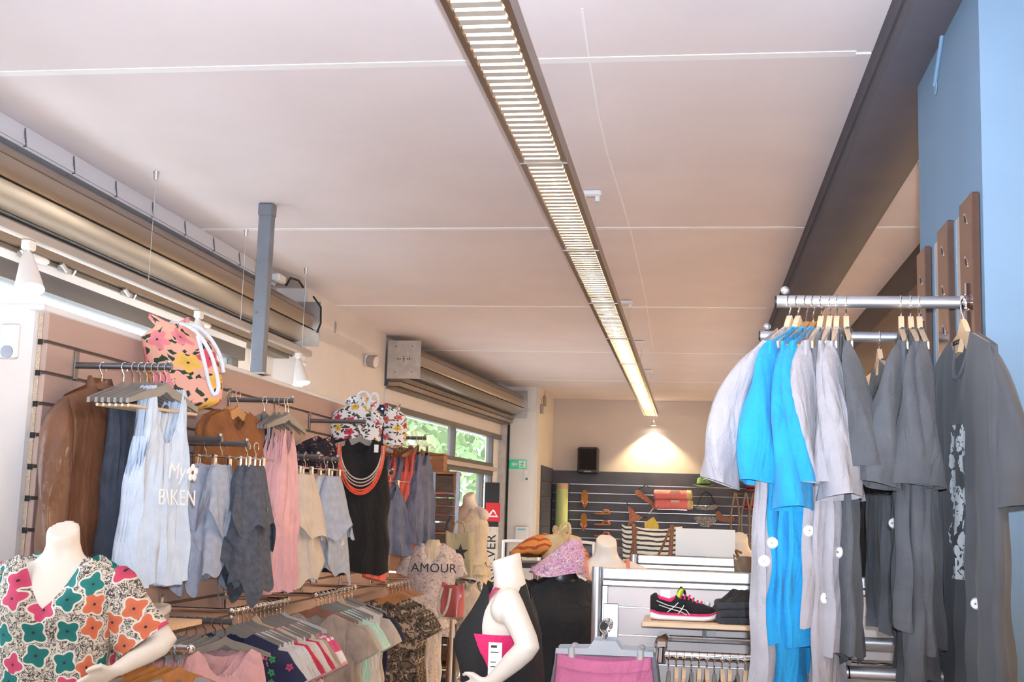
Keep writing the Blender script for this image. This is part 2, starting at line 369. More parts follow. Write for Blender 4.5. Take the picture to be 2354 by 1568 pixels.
# roller shutter boxes ------------------------------------------------
def shutter(name, label, P, L, Zt, Zb, near_plate, far_plate, tray):
    """P(u, d, z): along the box, depth towards the room, height"""
    root = thing(name, label, 'shutter')
    h = Zt-Zb
    prof = [(0.0, Zt), (.13, Zt-.01), (.215, Zt-.30*h), (.232, Zt-.36*h)]
    def strip(nm, pr, matn, th=.012):
        poly = pr + [(d-th, z) for d, z in reversed(pr)]
        return MB().prism(poly, 0, L, lambda d, z, u: P(u, d, z)).build(nm, matn, root)
    strip('cover_upper', [(0.0, Zt), (.13, Zt-.02*h), (.20, Zt-.18*h), (.225, Zt-.32*h)], 'shutter_metal')
    strip('cover_middle', [(.228, Zt-.335*h), (.245, Zt-.52*h), (.232, Zt-.66*h)], 'shutter_metal')
    strip('cover_lower', [(.232, Zt-.70*h), (.20, Zt-.84*h), (.12, Zt-.97*h)], 'shutter_metal')
    strip('cover_bottom', [(.115, Zt-.985*h), (.05, Zb), (-.05, Zb)], 'galvanised')
    strip('groove', [(.222, Zt-.30*h), (.222, Zt-.72*h), (.105, Zb+.004)], 'black_rubber', .02)
    poly = [(-.05, Zb-.03), (.27, Zb-.03), (.27, Zt+.02), (-.05, Zt+.02)]
    if near_plate:
        o = MB().prism(poly, -.012, 0.0, lambda d, z, u: P(u, d, z)).build('end_plate', 'galvanised', root)
        hm = MB(); zc = (Zt+Zb)/2
        for (d, z, r) in ((.11, zc, .008), (.075, zc, .006), (.145, zc, .006), (.055, zc, .007), (.165, zc, .007), (.11, zc+.02, .006), (.11, zc-.02, .006), (.03, zc+.12, .005), (.19, zc+.12, .005), (.03, zc-.12, .005), (.19, zc-.12, .005), (.035, zc, .004), (.185, zc, .004)):
            hm.tube([P(-.013, d, z), P(-.016, d, z)], r, 8)
        hm.build('bolt_holes', 'black_rubber', o)
    if far_plate:
        MB().prism(poly, L, L+.012, lambda d, z, u: P(u, d, z)).build('end_plate', 'galvanised', root)
    # roller curtain rails below the box
    for k, (d0, d1, za, zb, mn) in enumerate(((-.02, .10, Zb-.055, Zb-.01, 'shutter_dark'), (-.04, .085, Zb-.10, Zb-.06, 'shutter_metal'), (-.06, .05, Zb-.122, Zb-.104, 'shutter_dark'))):
        MB().prism([(d0, za), (d1, za), (d1, zb), (d0, zb)], 0, L, lambda d, z, u: P(u, d, z)).build('guide_rail', mn, root)
    return root
Z1t, Z1b = 3.075, 2.79
P1 = lambda u, d, z: Vector((-3.02+d, NEAR+u, z))
sh1 = shutter('roller_shutter', 'beige metal roller shutter box above the slat panel wall', P1, 8.69-NEAR, Z1t, Z1b, False, True, True)
for y, z in ((5.35, 2.665), (5.0, 2.66), (6.0, 2.665)):
    b = MB(); b.box((-2.965, y-.05, z-.012), (-2.945, y+.05, z+.012)); b.tube([(-2.94, y-.06, z+.02), (-2.93, y-.02, z-.01)], .012, 8); b.tube([(-2.945, y+.06, z-.02), (-2.93, y+.06, z+.01)], .005, 6)
    b.build('latch', 'galvanised', sh1)
cb = MB(); cb.tube([(-2.80, 8.05, 3.10), (-2.79, 8.1, 3.16), (-2.77, 8.22, 3.165), (-2.76, 8.3, 3.13)], .008, 8); cb.build('power_cable', 'black_rubber', sh1)
MB().box((-2.86, 7.9, 3.10), (-2.80, 8.05, 3.16), ch=.01).build('motor_box', 'white_plastic', sh1)
cb = MB(); cb.tube([(-2.80, 8.66, 3.13), (-2.74, 8.67, 3.05), (-2.735, 8.67, 2.93), (-2.76, 8.67, 2.86)], .007, 8); cb.build('power_cable', 'black_rubber', sh1)
tray = thing('cable_tray', 'pale ribbed cable tray under the ceiling above the roller shutter', 'cable tray')
for k in range(6):
    MB().box((-2.905-.004*k, NEAR, 3.112+.0140*k), (-2.890-.004*k, 8.1, 3.1235+.0140*k)).build('cable', 'tray_white', tray, smooth=False)
MB().box((-2.99, NEAR, 3.10), (-2.90, 8.1, 3.198)).build('tray_back', 'tray_white', tray, smooth=False)
for k in range(22):
    y = -1.2+.43*k
    if y < 3.2 or y > 8.1: continue
    t = MB(); t.tube([(-2.93, y, 3.102), (-2.888, y, 3.108), (-2.900, y, 3.190)], .004, 6); t.build('cable_tie', 'gunmetal', tray)
# second shop window, slightly turned
A2 = Vector((-2.86, 11.12, 0)); B2 = Vector((-2.47, 15.69, 0)); U2 = (B2-A2).normalized(); N2 = Vector((U2.y, -U2.x, 0)); L2 = (B2-A2).length
P2 = lambda u, d, z: A2 + U2*u + N2*d + Vector((0, 0, z))
sh2 = shutter('roller_shutter', 'beige metal roller shutter box with perforated end plate above the tall shop window', lambda u, d, z: P2(u, d+.07, z), L2-.02, 3.125, 2.82, True, True, False)
def pbox(nm, u0, u1, d0, d1, z0, z1, mn, par):
    return MB().prism([(u0, d0), (u1, d0), (u1, d1), (u0, d1)], z0, z1, lambda u, d, z: P2(u, d, z)).build(nm, mn, par, smooth=False)
w2 = struct(pbox('window_2', 0, L2, -.05, .02, 2.55, 2.72, 'wall_pink', None), 'tall dark framed shop window behind the clothes')
pbox('frame_rail', 0, L2, -.03, .04, 2.50, 2.56, 'window_frame', w2)
pbox('frame_rail', 0, L2-.55, -.04, .05, 2.13, 2.18, 'window_frame', w2)
pbox('frame_ledge', 0, L2-.5, -.02, .09, 2.085, 2.13, 'frame_beige', w2)
pbox('frame_rail', 0, L2-.5, -.03, .04, 2.03, 2.085, 'window_frame', w2)
pbox('frame_rail', 0, L2, -.03, .04, 0.02, .14, 'window_frame', w2)
for u in (.0, 2.25, L2-.62):
    pbox('mullion', u, u+.07, -.03, .045, 2.1, 2.53, 'window_frame', w2)
for u in (.0, 1.55, 2.05, 3.55, L2-.62):
    pbox('mullion', u, u+.07, -.03, .045, .1, 2.05, 'window_frame', w2)
for a, b in ((.07, 2.25), (2.32, L2-.62)): pbox('pane', a, b, .0, .006, 2.17, 2.51, 'glass', w2)
for a, b in ((.07, 1.55), (1.62, 2.05), (2.12, 3.55), (3.62, L2-.62)): pbox('pane', a, b, .0, .006, .14, 2.04, 'glass', w2)
pbox('side_reveal', L2-.55, L2-.02, -.06, .0, 0, 2.56, 'wall_white', w2)
pbox('shutter_guide', L2-.10, L2-.04, .0, .10, 0, 2.80, 'galvanised', w2)
pbox('shutter_guide', L2-.04, L2+.0, .0, .12, 0, 2.80, 'black_rubber', w2)
pbox('upper_infill', 0, L2, -.3, -.05, 2.55, 3.2, 'wall_pink', w2)
# outside: pavement, trees, a house front and an awning
struct(MB().box((-40, -20, -.25), (-3.8, 60, -.15)).build('ground_outside', 'street', smooth=False))
def tree(name, label, c, r, h, seed):
    root = thing(name, label, 'tree', (c[0], c[1], 0)); g = random.Random(seed)
    t = MB(); t.tube([(0, 0, -.15), (.05, 0, h*.35), (0, .1, h*.6)], [.14, .10, .05], 8); t.build('trunk', 'bark', root)
    f = MB(); f.open = True
    for k in range(2600):
        d = Vector((g.gauss(0, 1), g.gauss(0, 1), g.gauss(0, 1))).normalized()*(g.random()**.35)
        p = Vector((d.x*r, d.y*r, h*.62 + d.z*r*.85)); a = Vector((g.gauss(0, 1), g.gauss(0, 1), g.gauss(0, 1))).normalized()*.13; b = a.cross(Vector((g.gauss(0, 1), g.gauss(0, 1), g.gauss(0, 1)))).normalized()*.09
        f.add([p-a, p+b, p+a, p-b], [(0, 1, 2, 3)])
    f.build('foliage', 'leaf', root, smooth=False)
tree('tree', 'leafy green tree outside, filling the right half of the shop window', (-5.6, 21.5), 2.1, 4.2, 3)
tree('tree', 'smaller green tree outside, low in the middle of the shop window', (-6.4, 18.2), 1.0, 2.4, 5)
hs = thing('street_house', 'pale house front across the street seen low through the shop window', 'building', (-9, 24, 0))
MB().box((-3, 0, -.15), (2, 4, 2.0)).build('wall', 'facade', hs, smooth=False); MB().prism([(-3.2, 2.0), (2.2, 2.0), (-.5, 2.9)], -.2, 4.2, lambda x, z, y: Vector((x, y, z))).build('roof', 'shelf_wood', hs, smooth=False)
aw = thing('awning', 'pale blue scalloped awning outside the transom window', 'awning', (-4.6, 9.2, 2.72))
for y in (0, 1.7): MB().tube([(.02, y, .2), (.02, y, -2.87)], .03, 10).build('awning_post', 'galvanised', aw)
for k in range(6):
    MB().prism([(0, .25), (.42, 0), (.42, -.12), (.40, -.12), (.40, 0), (0, .23)], k*.3, k*.3+.28, lambda x, z, y: Vector((x, y, z))).build('awning_panel', 'awning' if k % 2 else 'print_white', aw, smooth=False)
# ------------------------------------------------------------------ far wall panels with metal slot rails
fp = thing('slat_display', 'dark grey slatted display panel with metal rails on the far wall', 'display panel')
zt = 2.197; sp = .1235; zz = zt; ys = FAR-.03
for k in range(14):
    z1 = zz - .006; z0 = zz - sp + (.006 if k else 0) - (.06 if k == 0 else 0); zz = z0-.006
    MB().box((-1.97, ys, max(0.3, z0)), (2.3, FAR-.002, z1)).build('slat', 'panel_dark', fp, smooth=False)
    MB().box((-1.72, ys+.006, z0-.0095), (2.3, FAR-.004, z0-.0025)).build('slot_rail', 'aluminium', fp, smooth=False)
sp2 = thing('slat_display', 'narrow dark slatted panel on the warm side of the pillar', 'display panel')
zz = 2.21
for k in range(8):
    z0 = zz-.20; MB().box((-1.985, 16.05, z0+.004), (-1.965, FAR-.04, zz)).build('slat', 'panel_dark', sp2, smooth=False); zz = z0
# ------------------------------------------------------------------ slat panel wall on the left
SX = -2.28; SY0, SY1, STOP = 4.05, 9.25, 2.255
pw = thing('slat_wall', 'wood effect slatted partition wall carrying the left hand clothes arms', 'slat wall')
gz = [2.148 - .1105*k for k in range(20)]
tops = [STOP] + gz
for k, z in enumerate(tops[:-1]):
    z1 = z - (.006 if k else 0); z0 = tops[k+1] + .006
    MB().box((SX-.022, SY0, z0), (SX, SY1, z1), ch=.002).build('slat', 'wood_slat', pw, smooth=False)
MB().box((SX-.040, SY0+.01, .02), (SX-.020, SY1, STOP)).build('groove_back', 'slat_groove', pw, smooth=False)
MB().box((SX-.036, SY0-.004, .02), (SX-.021, SY0+.02, STOP)).build('panel_edge', 'chip_edge', pw, smooth=False)
for z in gz:
    MB().box((SX-.033, SY0-.006, z-.012), (SX-.015, SY0-.003, z+.008)).build('slot_end', 'black_rubber', pw, smooth=False)
MB().box((SX-.19, SY0-.05, STOP-.003), (SX+.004, SY1, STOP+.022), ch=.004).build('top_cap', 'wall_white', pw)
MB().box((SX-.17, SY0+.02, 0), (SX-.05, SY1-.02, STOP)).build('core', 'wall_white', pw, smooth=False)
ep = MB(); poly = [(SX-.60, 3.86), (SX-.13, 3.86), (SX-.038, 4.02), (SX-.038, 4.06), (SX-.60, 4.06)]
ep.prism(poly, 0, STOP+.005, lambda x, y, z: Vector((x, y, z))).build('end_post', 'wall_white', pw, smooth=False)
cz = atY(25, 785, 3.855)
dt = thing('wall_sensor', 'white wall sensor with round dark eye on the partition end', 'sensor', (cz.x, 3.86, cz.z))
MB().box((-.034, -.022, -.06), (.034, 0, .06), ch=.006).build('case', 'white_plastic', dt); MB().disc((-.002, -.021, -.037), (0, -1, 0), .022, .004, 20).build('eye', 'gunmetal', dt)
# steel post on top of the partition
po = thing('steel_post', 'square blue grey steel post between partition and ceiling', 'post', (-2.29, 6.21, STOP+.02))
MB().box((-.035, -.03, 0), (.035, .035, CZ-STOP-.05), ch=.003).build('shaft', 'steel_post', po); MB().box((-.04, -.036, CZ-STOP-.09), (.04, .041, CZ-STOP-.02), ch=.006).build('collar', 'steel_post', po)
MB().box((-.055, -.05, 0), (.055, .055, .008)).build('foot_plate', 'frame_beige', po)
for z in (.08, .33, .60): MB().disc((-.015, -.031, z), (0, -1, 0), .005, .003, 8).build('screw', 'gunmetal', po)
# track light -----------------------------------------------------------
tk = thing('light_track', 'beige ceiling light track hung on thin wires above the slat wall', 'light track', (-2.63, 0, 2.63))
MB().box((-.02, 2.5, -.02), (.02, 8.12, .022), ch=.004).build('track_bar', 'beige_plastic', tk)
for y in (5.56, 6.80, 7.95):
    MB().tube([(0, y, .02), (0, y, .53)], .0016, 5).build('wire', 'galvanised', tk)
    c = MB(); c.tube([(0, y, .528), (0, y, .57)], [.010, .016], 10); c.build('ceiling_cup', 'galvanised', tk)
MB().tube([(.0, 6.95, 0), (.02, 6.98, -.05), (.04, 7.1, -.075), (.02, 7.5, -.07), (0, 7.75, -.06)], .006, 6).build('cable', 'black_rubber', tk)
def spot(label, y, aim, lit):
    root = thing('track_spot', label, 'spotlight', (-2.63, y, 2.60), 0, 'spotlights on the left light track')
    MB().box((-.018, -.03, -.03), (.018, .03, .012), ch=.005).build('adapter', 'lamp_white', root)
    MB().box((-.015, .02, -.062), (.015, .15, -.035), ch=.008).build('transformer', 'lamp_white', root)
    MB().tube([(0, 0, -.02), (0, 0, -.075)], .012, 10).build('swivel', 'galvanised', root)
    d = Vector(aim).normalized(); c = Vector((0, 0, -.06))
    h = MB(); h.tube([c - d*.03, c, c + d*.03, c + d*.09, c + d*.145], [.012, .026, .033, .046, .058], 20, cap=False); h.open = True
    h.tube([c - d*.031, c - d*.028], .012, 12); ho = h.build('lamp_head', 'lamp_white', root)
    if lit:
        MB().disc(c + d*.132, d, .052, .003, 20).build('lamp_face', 'spot_glow', root)
        l = add_light('spot_beam', 'SPOT', (0, 0, 0), 55, (1, .86, .66), spot_size=math.radians(75), spot_blend=.6, shadow_soft_size=.04)
        l.parent = root; l.location = c + d*.16; l.rotation_euler = d.to_track_quat('-Z', 'Y').to_euler()
    return root
spot('white track spotlight above the white partition end, nearest of the three', 4.47, (.28, -.25, -1), True)
spot('white track spotlight above the peach flowered bag, middle of the three', 6.19, (.22, -.05, -1), True)
spot('white track spotlight beside the steel post, farthest of the three', 7.89, (.25, -.12, -1), True)
# ------------------------------------------------------------------ ceiling luminaire row
lx0, lx1, lzb, lzt = -.662, -.482, 2.90, 2.975
bl = MB(); bl.prism([(-.0175, -.012), (.0175, -.012), (.003, .030), (-.003, .030)], -.066, .066, lambda y, z, x: Vector((x, y, z)))
bl_me = bl.mesh('louvre_blade', 'louvre', smooth=False)
y0s = [4.46-1.55*2, 4.46-1.55] + [4.46+1.55*k for k in range(8)]
for i, y0 in enumerate(y0s):
    n_seen = i-1
    lab = 'louvred ceiling luminaire, ' + (['behind the viewpoint', 'nearest one in the row', 'second in the row, ending at the first ceiling bracket', 'third in the row', 'fourth in the row', 'fifth in the row', 'sixth in the row', 'seventh in the row', 'eighth in the row', 'last one in the row by the far wall'][i])
    r = thing('ceiling_luminaire', lab, 'ceiling light', ((lx0+lx1)/2, y0, lzb), 0, 'luminaires of the ceiling row')
    L = 1.545 if i < 9 else 1.0; hw = .09
    MB().prism([(-hw, 0), (-.072, 0), (-.068, .004), (-.068, .06), (-hw+.004, .065), (-hw, .06)], 0, L, lambda x, z, y: Vector((x, y, z))).build('side_rail', 'lamp_brown', r)
    MB().prism([(hw, 0), (.072, 0), (.068, .004), (.068, .06), (hw-.004, .065), (hw, .06)], 0, L, lambda x, z, y: Vector((x, y, z))).build('side_rail', 'lamp_brown', r)
    MB().box((-.088, 0, .062), (.088, L, .075)).build('top_housing', 'lamp_white', r, smooth=False)
    MB().tube([(0, .04, .048), (0, L-.04, .048)], .011, 10).build('fluorescent_tube', 'tube_glow', r)
    MB().box((-hw, -.004, -.002), (hw, .004, .066)).build('end_joint', 'galvanised', r, smooth=False)
    nb = 27
    if i <= 5:
        for k in range(nb): part(bl_me, 'louvre_blade', r, (0, .03+(L-.06)*k/(nb-1), .012))
    else:
        b = MB()
        for k in range(nb):
            y = .03+(L-.06)*k/(nb-1); b.prism([(y-.018, 0), (y+.018, 0), (y+.003, .042), (y-.003, .042)], -.066, .066, lambda q, z, x: Vector((x, q, z)))
        b.build('louvre_blades', 'louvre', r, smooth=False)['kind'] = 'stuff'
for k, y in enumerate((5.97, 9.15, 11.32, 13.6)):
    r = thing('suspension_bracket', 'small white ceiling bracket holding the luminaire row, ' + ORD[k] + ' from the viewer', 'bracket', (-.50, y, 0), 0, 'brackets of the luminaire row')
    MB().box((-.13, -.025, 3.165), (.03, .025, 3.199), ch=.008).build('bracket_plate', 'white_plastic', r); MB().tube([(.01, 0, 3.14), (.01, 0, 3.17)], .014, 10).build('cable_gland', 'white_plastic', r)
    MB().tube([(.0, 0, 2.975), (.01, 0, 3.145)], .0018, 5).build('wire', 'galvanised', r)
# wall washers at the far wall
def washer(label, x, y, z, power):
    r = thing('ceiling_spot', label, 'spotlight', (x, y, z))
    MB().tube([(0, 0, .02), (0, 0, CZ-z)], .006, 8).build('stem', 'lamp_white', r); h = MB(); h.open = True; h.tube([(0, 0, .03), (0, 0, .015), (0, 0, -.02)], [.018, .03, .034], 18, cap=False); h.build('lamp_head', 'lamp_white', r)
    MB().disc((0, 0, -.010), (0, 0, -1), .026, .003, 16).build('lamp_face', 'spot_glow', r)
    l = add_light('spot_beam', 'SPOT', (0, 0, 0), power, (1.0, .78, .40), spot_size=math.radians(112), spot_blend=.45, shadow_soft_size=.02); l.parent = r; l.location = (0, 0, -.022); l.rotation_euler = (0, 0, 0)
washer('small spotlight at the end of the luminaire row washing the far wall', -.565, FAR-.13, 2.86, 42)
washer('small spotlight washing the far wall behind the grey shirts', 2.36, FAR-.16, 2.88, 60)
# unseen luminaire row over the right half, added to brighten the ceiling
for i in range(8):
    y0 = -.5+2.2*i; r = thing('ceiling_luminaire', 'added unseen ceiling luminaire over the right half of the shop, %s from the front' % ORD[i], 'ceiling light', (3.3, y0, 2.95), 0, 'added fill luminaires over the right half of the shop')
    MB().box((-.09, 0, .03), (.09, 1.5, .09), ch=.005).build('top_housing', 'lamp_white', r); MB().tube([(-.04, .04, .015), (-.04, 1.46, .015)], .011, 10).build('fluorescent_tube', 'tube_glow', r); MB().tube([(.04, .04, .015), (.04, 1.46, .015)], .011, 10).build('fluorescent_tube', 'tube_glow', r)
    for y in (.2, 1.3): MB().tube([(0, y, .09), (0, y, .249)], .004, 6).build('rod', 'galvanised', r)
# ------------------------------------------------------------------ clothes: shape builders
for n, c in dict(leather=(.155, .066, .034),).items():
    mat('leather', c, .36, 0, .22, 6, .25, 45, coat=.2, wrinkle=.25)
fabric('denim_dark', (.055, .065, .095), .25); fabric('tank_blue', (.58, .67, .79), .06, vscale=20); fabric('tank_white', (.80, .82, .88), .05)
fabric('brown_cloth', (.27, .10, .03), .2); fabric('charcoal', (.035, .035, .042), .2); fabric('pink_cloth', (.74, .42, .43), .08); fabric('pale_denim', (.40, .45, .56), .12, vscale=30)
fabric('grey_denim', (.085, .097, .13), .25, vscale=40); fabric('white_cloth', (.68, .655, .635), .06); fabric('cream_cloth', (.64, .565, .48), .07)
fabric('black_cloth', (.010, .009, .010), .2, sheen=.05); fabric('coral_cloth', (.72, .15, .11), .12); fabric('slate_cloth', (.14, .16, .24), .2)
fabric('taupe_cloth', (.42, .35, .29), .12); fabric('beige_cloth', (.60, .52, .43), .10); fabric('mint_cloth', (.55, .80, .68), .06); fabric('red_cloth', (.60, .035, .09), .12); fabric('navy_cloth', (.02, .025, .06), .2)
fabric('velour_grey', (.33, .315, .345), .12, sheen=.12, vscale=9); fabric('velour_blue', (.010, .27, .58), .14, sheen=.08, vscale=9); fabric('velour_dark', (.080, .085, .098), .2, sheen=.12, vscale=9)
fabric('pink_terry', (.78, .22, .40), .08, bump=.4); fabric('khaki_cloth', (.36, .33, .24), .12); fabric('magenta_cloth', (.50, .01, .13), .1)
fabric('ivory_lace', (.74, .64, .48), .10, bump=.5); fabric('star_canvas', (.50, .46, .30), .08); fabric('scarf_orange', (.72, .22, .04), .25, vscale=30); fabric('straw', (.70, .52, .28), .2, bump=.6)
floral('peach_floral', (.78, .40, .30), [(.72, .09, .12), (.85, .50, .10), (.80, .25, .28)], cell=11, size=.40, petals=5, leaf=(.03, .055, .03), fill=.75)
floral('white_floral', (.82, .82, .84), [(.62, .05, .10), (.85, .55, .08), (.70, .15, .15)], cell=15, size=.30, petals=5, leaf=(.05, .07, .06), fill=.75)
floral('blouse_print', (.66, .61, .51), [(.012, .21, .20), (.66, .17, .085), (.010, .17, .16), (.60, .065, .155)], cell=12, size=.36, petals=4, halo=(.74, .70, .60), scrib=(.06, .05, .06), scrib_scale=48)
floral('navy_floral', (.02, .025, .07), [(.55, .06, .16), (.06, .35, .12), (.6, .3, .3)], cell=18, size=.25, fill=.6)
floral('rose_print', (.78, .72, .70), [(.72, .10, .22), (.80, .35, .38), (.50, .03, .10)], cell=9.5, size=.48, petals=7, fill=1.1)
patches('camo_print', [(0, (.03, .025, .02)), (.42, (.16, .12, .09)), (.50, (.04, .035, .03)), (.56, (.46, .36, .27)), (.66, (.07, .06, .045))], 22)
patches('sketch_print', [(0, (.70, .60, .56)), (.40, (.30, .26, .30)), (.44, (.72, .62, .58)), (.60, (.42, .38, .44)), (.66, (.74, .64, .6))], 26)
patches('scarf_knit', [(0, (.20, .18, .32)), (.42, (.62, .22, .36)), (.52, (.66, .58, .54)), (.60, (.30, .26, .44)), (.68, (.72, .36, .40))], 45, dist=2.5)
patches('dark_floral', [(0, (.012, .012, .02)), (.55, (.014, .013, .02)), (.60, (.45, .10, .08)), (.64, (.55, .52, .5)), (.70, (.02, .03, .10))], 30)
stripes('bag_stripe', (.80, .74, .58), (.05, .045, .05), 1, 38, .40, wob=.02)
stripes('dark_stripe', (.05, .06, .10), (.62, .64, .68), 0, 45, .14)
patches('bikini_red', [(0, (.55, .05, .05)), (.45, (.62, .45, .30)), (.52, (.10, .16, .10)), (.58, (.65, .10, .08))], 60, uv=False); patches('bikini_blue', [(0, (.03, .25, .26)), (.45, (.10, .08, .15)), (.52, (.65, .65, .55)), (.58, (.45, .05, .12))], 60, uv=False)

def body(w, L, ztop=-.085, drop=.045, neck=(.36, .10, .02), arm=None, depth=((0, .025), (.25, .07), (1, .09)), folds=(5, .012), seed=1, rows=22, N=56, hem=.008, flare=0.0, power=.6, skew=0.0):
    """a garment hanging from its shoulders: closed ring rows from neckline to hem; front is -y"""
    g = random.Random(seed); ph = [g.random()*6.28 for _ in range(6)]; mb = MB(); rings = []; uvs = []
    nf, fd, bd = neck
    for r in range(rows+1):
        t = r/rows; W = lerp_prof(w, t); D = lerp_prof(depth, t); ring = []; uv = []
        for k in range(N+1):
            a = 2*PI*(k % N)/N; s_ = math.cos(a); sn = math.sin(a); front = sn < 0; A = abs(s_)
            zt = ztop - drop*max(0, A-nf)/(1-nf)
            if A < nf: zt -= (fd if front else bd)*(1-(A/nf)**2)**.75
            if arm and A > arm[0]: zt -= arm[1]*sm(0, 1, (A-arm[0])/(1-arm[0]))**1.2
            zb = -L + hem*math.sin(3*s_*2+ph[0]) + hem*.6*math.sin(11*s_+ph[1])
            z = zt + (zb-zt)*t
            f = folds[1]*(t**.8)*(math.sin(folds[0]*s_*PI+ph[2]+.8*t) + .5*math.sin(folds[0]*1.7*s_*PI+ph[3]-1.3*t))
            f += .35*folds[1]*math.sin(9*z/.3+6*s_+ph[4])*t
            x = s_*W/2*(1+.03*math.sin(5*t*3+ph[5])) + skew*t
            y = math.copysign(abs(sn)**power, sn)*D/2 + f + flare*t
            ring.append(Vector((x, y, z))); uv.append((s_*W/2 + (0 if front else .9), z))
        rings.append(ring[:N]); uvs.append(uv)
    mb.loft(rings, uv=lambda i, k: uvs[i][k]); mb.open = True
    return mb
def sleeve(mb, p0, p1, r0, r1, th0=.02, th1=.025, side=(1, 0, 0), seed=1, rows=9, N=20, bend=(0, 0, 0), wob=.006):
    """a flattened sleeve tube from shoulder to cuff"""
    g = random.Random(seed); p0 = Vector(p0); p1 = Vector(p1); ph = g.random()*6.28; rings = []; uvs = []
    ax = (p1-p0).normalized(); side = Vector(side); side = (side - ax*side.dot(ax)).normalized(); nr = ax.cross(side)
    for r in range(rows+1):
        t = r/rows; c = p0.lerp(p1, t) + Vector(bend)*(4*t*(1-t)); q_ = 1-.6*(1-min(1, t/.22))**2; R = (r0+(r1-r0)*t)*q_; T = (th0+(th1-th0)*t)*q_; ring = []; uv = []
        for k in range(N):
            a = 2*PI*k/N; w = wob*math.sin(3*a+ph+5*t)*t
            ring.append(c + side*(math.cos(a)*(R+w)) + nr*(math.sin(a)*T + wob*math.sin(7*t+2*a+ph)))
            uv.append((math.cos(a)*R+.3, -t*(p1-p0).length))
        uv.append(uv[0]); rings.append(ring); uvs.append(uv)
    mb.loft(rings, cap0=True, uv=lambda i, k: uvs[i][k]); mb.open = True
    return mb
def shorts(w=.34, L=.34, leg=.17, seed=1, folds=(4, .012), depth=.05, slit=.5, spread=.0):
    """clipped at the waistband at z=0 (local), two legs below"""
    g = random.Random(seed); mb = MB(); mb.open = True; N = 40; rows = 8; ph = g.random()*6.28; rings = []; uvs = []
    crotch = -L*slit
    for r in range(rows+1):
        t = r/rows; W = w*(1+.16*t); ring = []; uv = []
        for k in range(N+1):
            a = 2*PI*(k % N)/N; s_ = math.cos(a); sn = math.sin(a); z = crotch*t - (.02*(1-s_*s_) if r < 3 else 0)*(1 if sn < 0 else .4)
            f = folds[1]*t*math.sin(folds[0]*s_*PI+ph)
            ring.append(Vector((s_*W/2, math.copysign(abs(sn)**.6, sn)*depth/2*(.5+t) + f, z))); uv.append((s_*W/2+(0 if sn < 0 else .7), z))
        rings.append(ring[:N]); uvs.append(uv)
    mb.loft(rings, uv=lambda i, k: uvs[i][k])
    for sgn in (-1, 1):
        rings = []; uvs = []; n2 = 28; rr = 8
        for r in range(rr+1):
            t = r/rr; ring = []; uv = []; W = w*.58*(1+.12*t)
            for k in range(n2+1):
                a = 2*PI*(k % n2)/n2; s_ = math.cos(a); sn = math.sin(a)
                z = crotch*.9 + (-L - crotch*.9)*t + .012*math.sin(4*s_+ph+sgn)*t
                f = folds[1]*(1+t)*math.sin(3*s_*PI+ph*2+sgn)
                ring.append(Vector((sgn*(w*.29*1.12+spread*t) + s_*W/2, math.copysign(abs(sn)**.6, sn)*depth/2*1.5 + f, z))); uv.append((s_*W/2+sgn*.2, z))
            rings.append(ring[:n2]); uvs.append(uv)
        mb.loft(rings, uv=lambda i, k: uvs[i][k])
    return mb
def draped(wt, wb, L, dt, db, seed, lobes=6, amp=.16, hem=.04, N=48, rows=20, prof=None):
    """cloth gathered at two clips, widening in soft vertical folds to an uneven hem"""
    g = random.Random(seed); ph = [g.random()*6.28 for _ in range(6)]; mb = MB(); mb.open = True; rings = []; uvs = []
    for r in range(rows+1):
        t = r/rows; k_ = t**.8 if prof is None else lerp_prof(prof, t)
        ring = []; uv = []
        for i in range(N+1):
            a = 2*PI*(i % N)/N; c, s2 = math.cos(a), math.sin(a); W = wt+(wb-wt)*k_; D = dt+(db-dt)*k_
            f = 1 + amp*t*(math.sin(lobes*a+ph[0]+t) + .6*math.sin((lobes+3)*a+ph[1]-2*t))*.6
            z = -L*t - hem*t*t*(math.sin(2*a+ph[2]) + .7*math.sin(5*a+ph[3])) - .012*(1-c*c)*(1-t)
            ring.append(Vector((c*W/2*f, math.copysign(abs(s2)**.8, s2)*D/2*f, z))); uv.append((a/(2*PI)*(wt+wb), z))
        rings.append(ring[:N]); uvs.append(uv)
    mb.loft(rings, uv=lambda i, k: uvs[i][k]); return mb
# hangers -------------------------------------------------------------
def hook_mesh(matn, r=.0022, hr=.019, neck=-.075):
    mb = MB(); pts = []
    for k in range(11):
        a = math.radians(-30+k*21); pts.append(Vector((hr*math.cos(a)*1.0, 0, -hr+hr*math.sin(a))) + Vector((0, 0, 0)))
    pts += [Vector((-hr*.75, 0, -hr*1.75)), Vector((-.003, 0, -hr*2.35)), Vector((0, 0, -hr*2.8)), Vector((0, 0, neck))]
    mb.tube(pts, r, 6); mb.ball(pts[0], r*1.8, 6, 4); return mb.mesh('hook', matn)
def arch_mesh(matn, w=.41, h=.040, th=.012, rise=.065, tip=.018, name='hanger_body', peak=0.0):
    mb = MB(); up = []; lo = []
    for k in range(25):
        s_ = -1+2*k/24; A = abs(s_)
        z = -.070 - .012*min(1, A*8) - rise*(A**1.25) + peak*(1-sm(.05, .16, A)); hh = h*(1-A) + tip*A
        up.append((s_*w/2, z)); lo.append((s_*w/2, z-hh - (0.0 if A > .12 else -.004)))
    mb.prism(up + lo[::-1], -th/2, th/2, lambda x, z, y: Vector((x, y + .006*(x/(w/2))**2, z)))
    return mb.mesh(name, matn, angle=30)
HOOK = hook_mesh('chrome'); HOOKB = hook_mesh('hanger_brown', .0018)
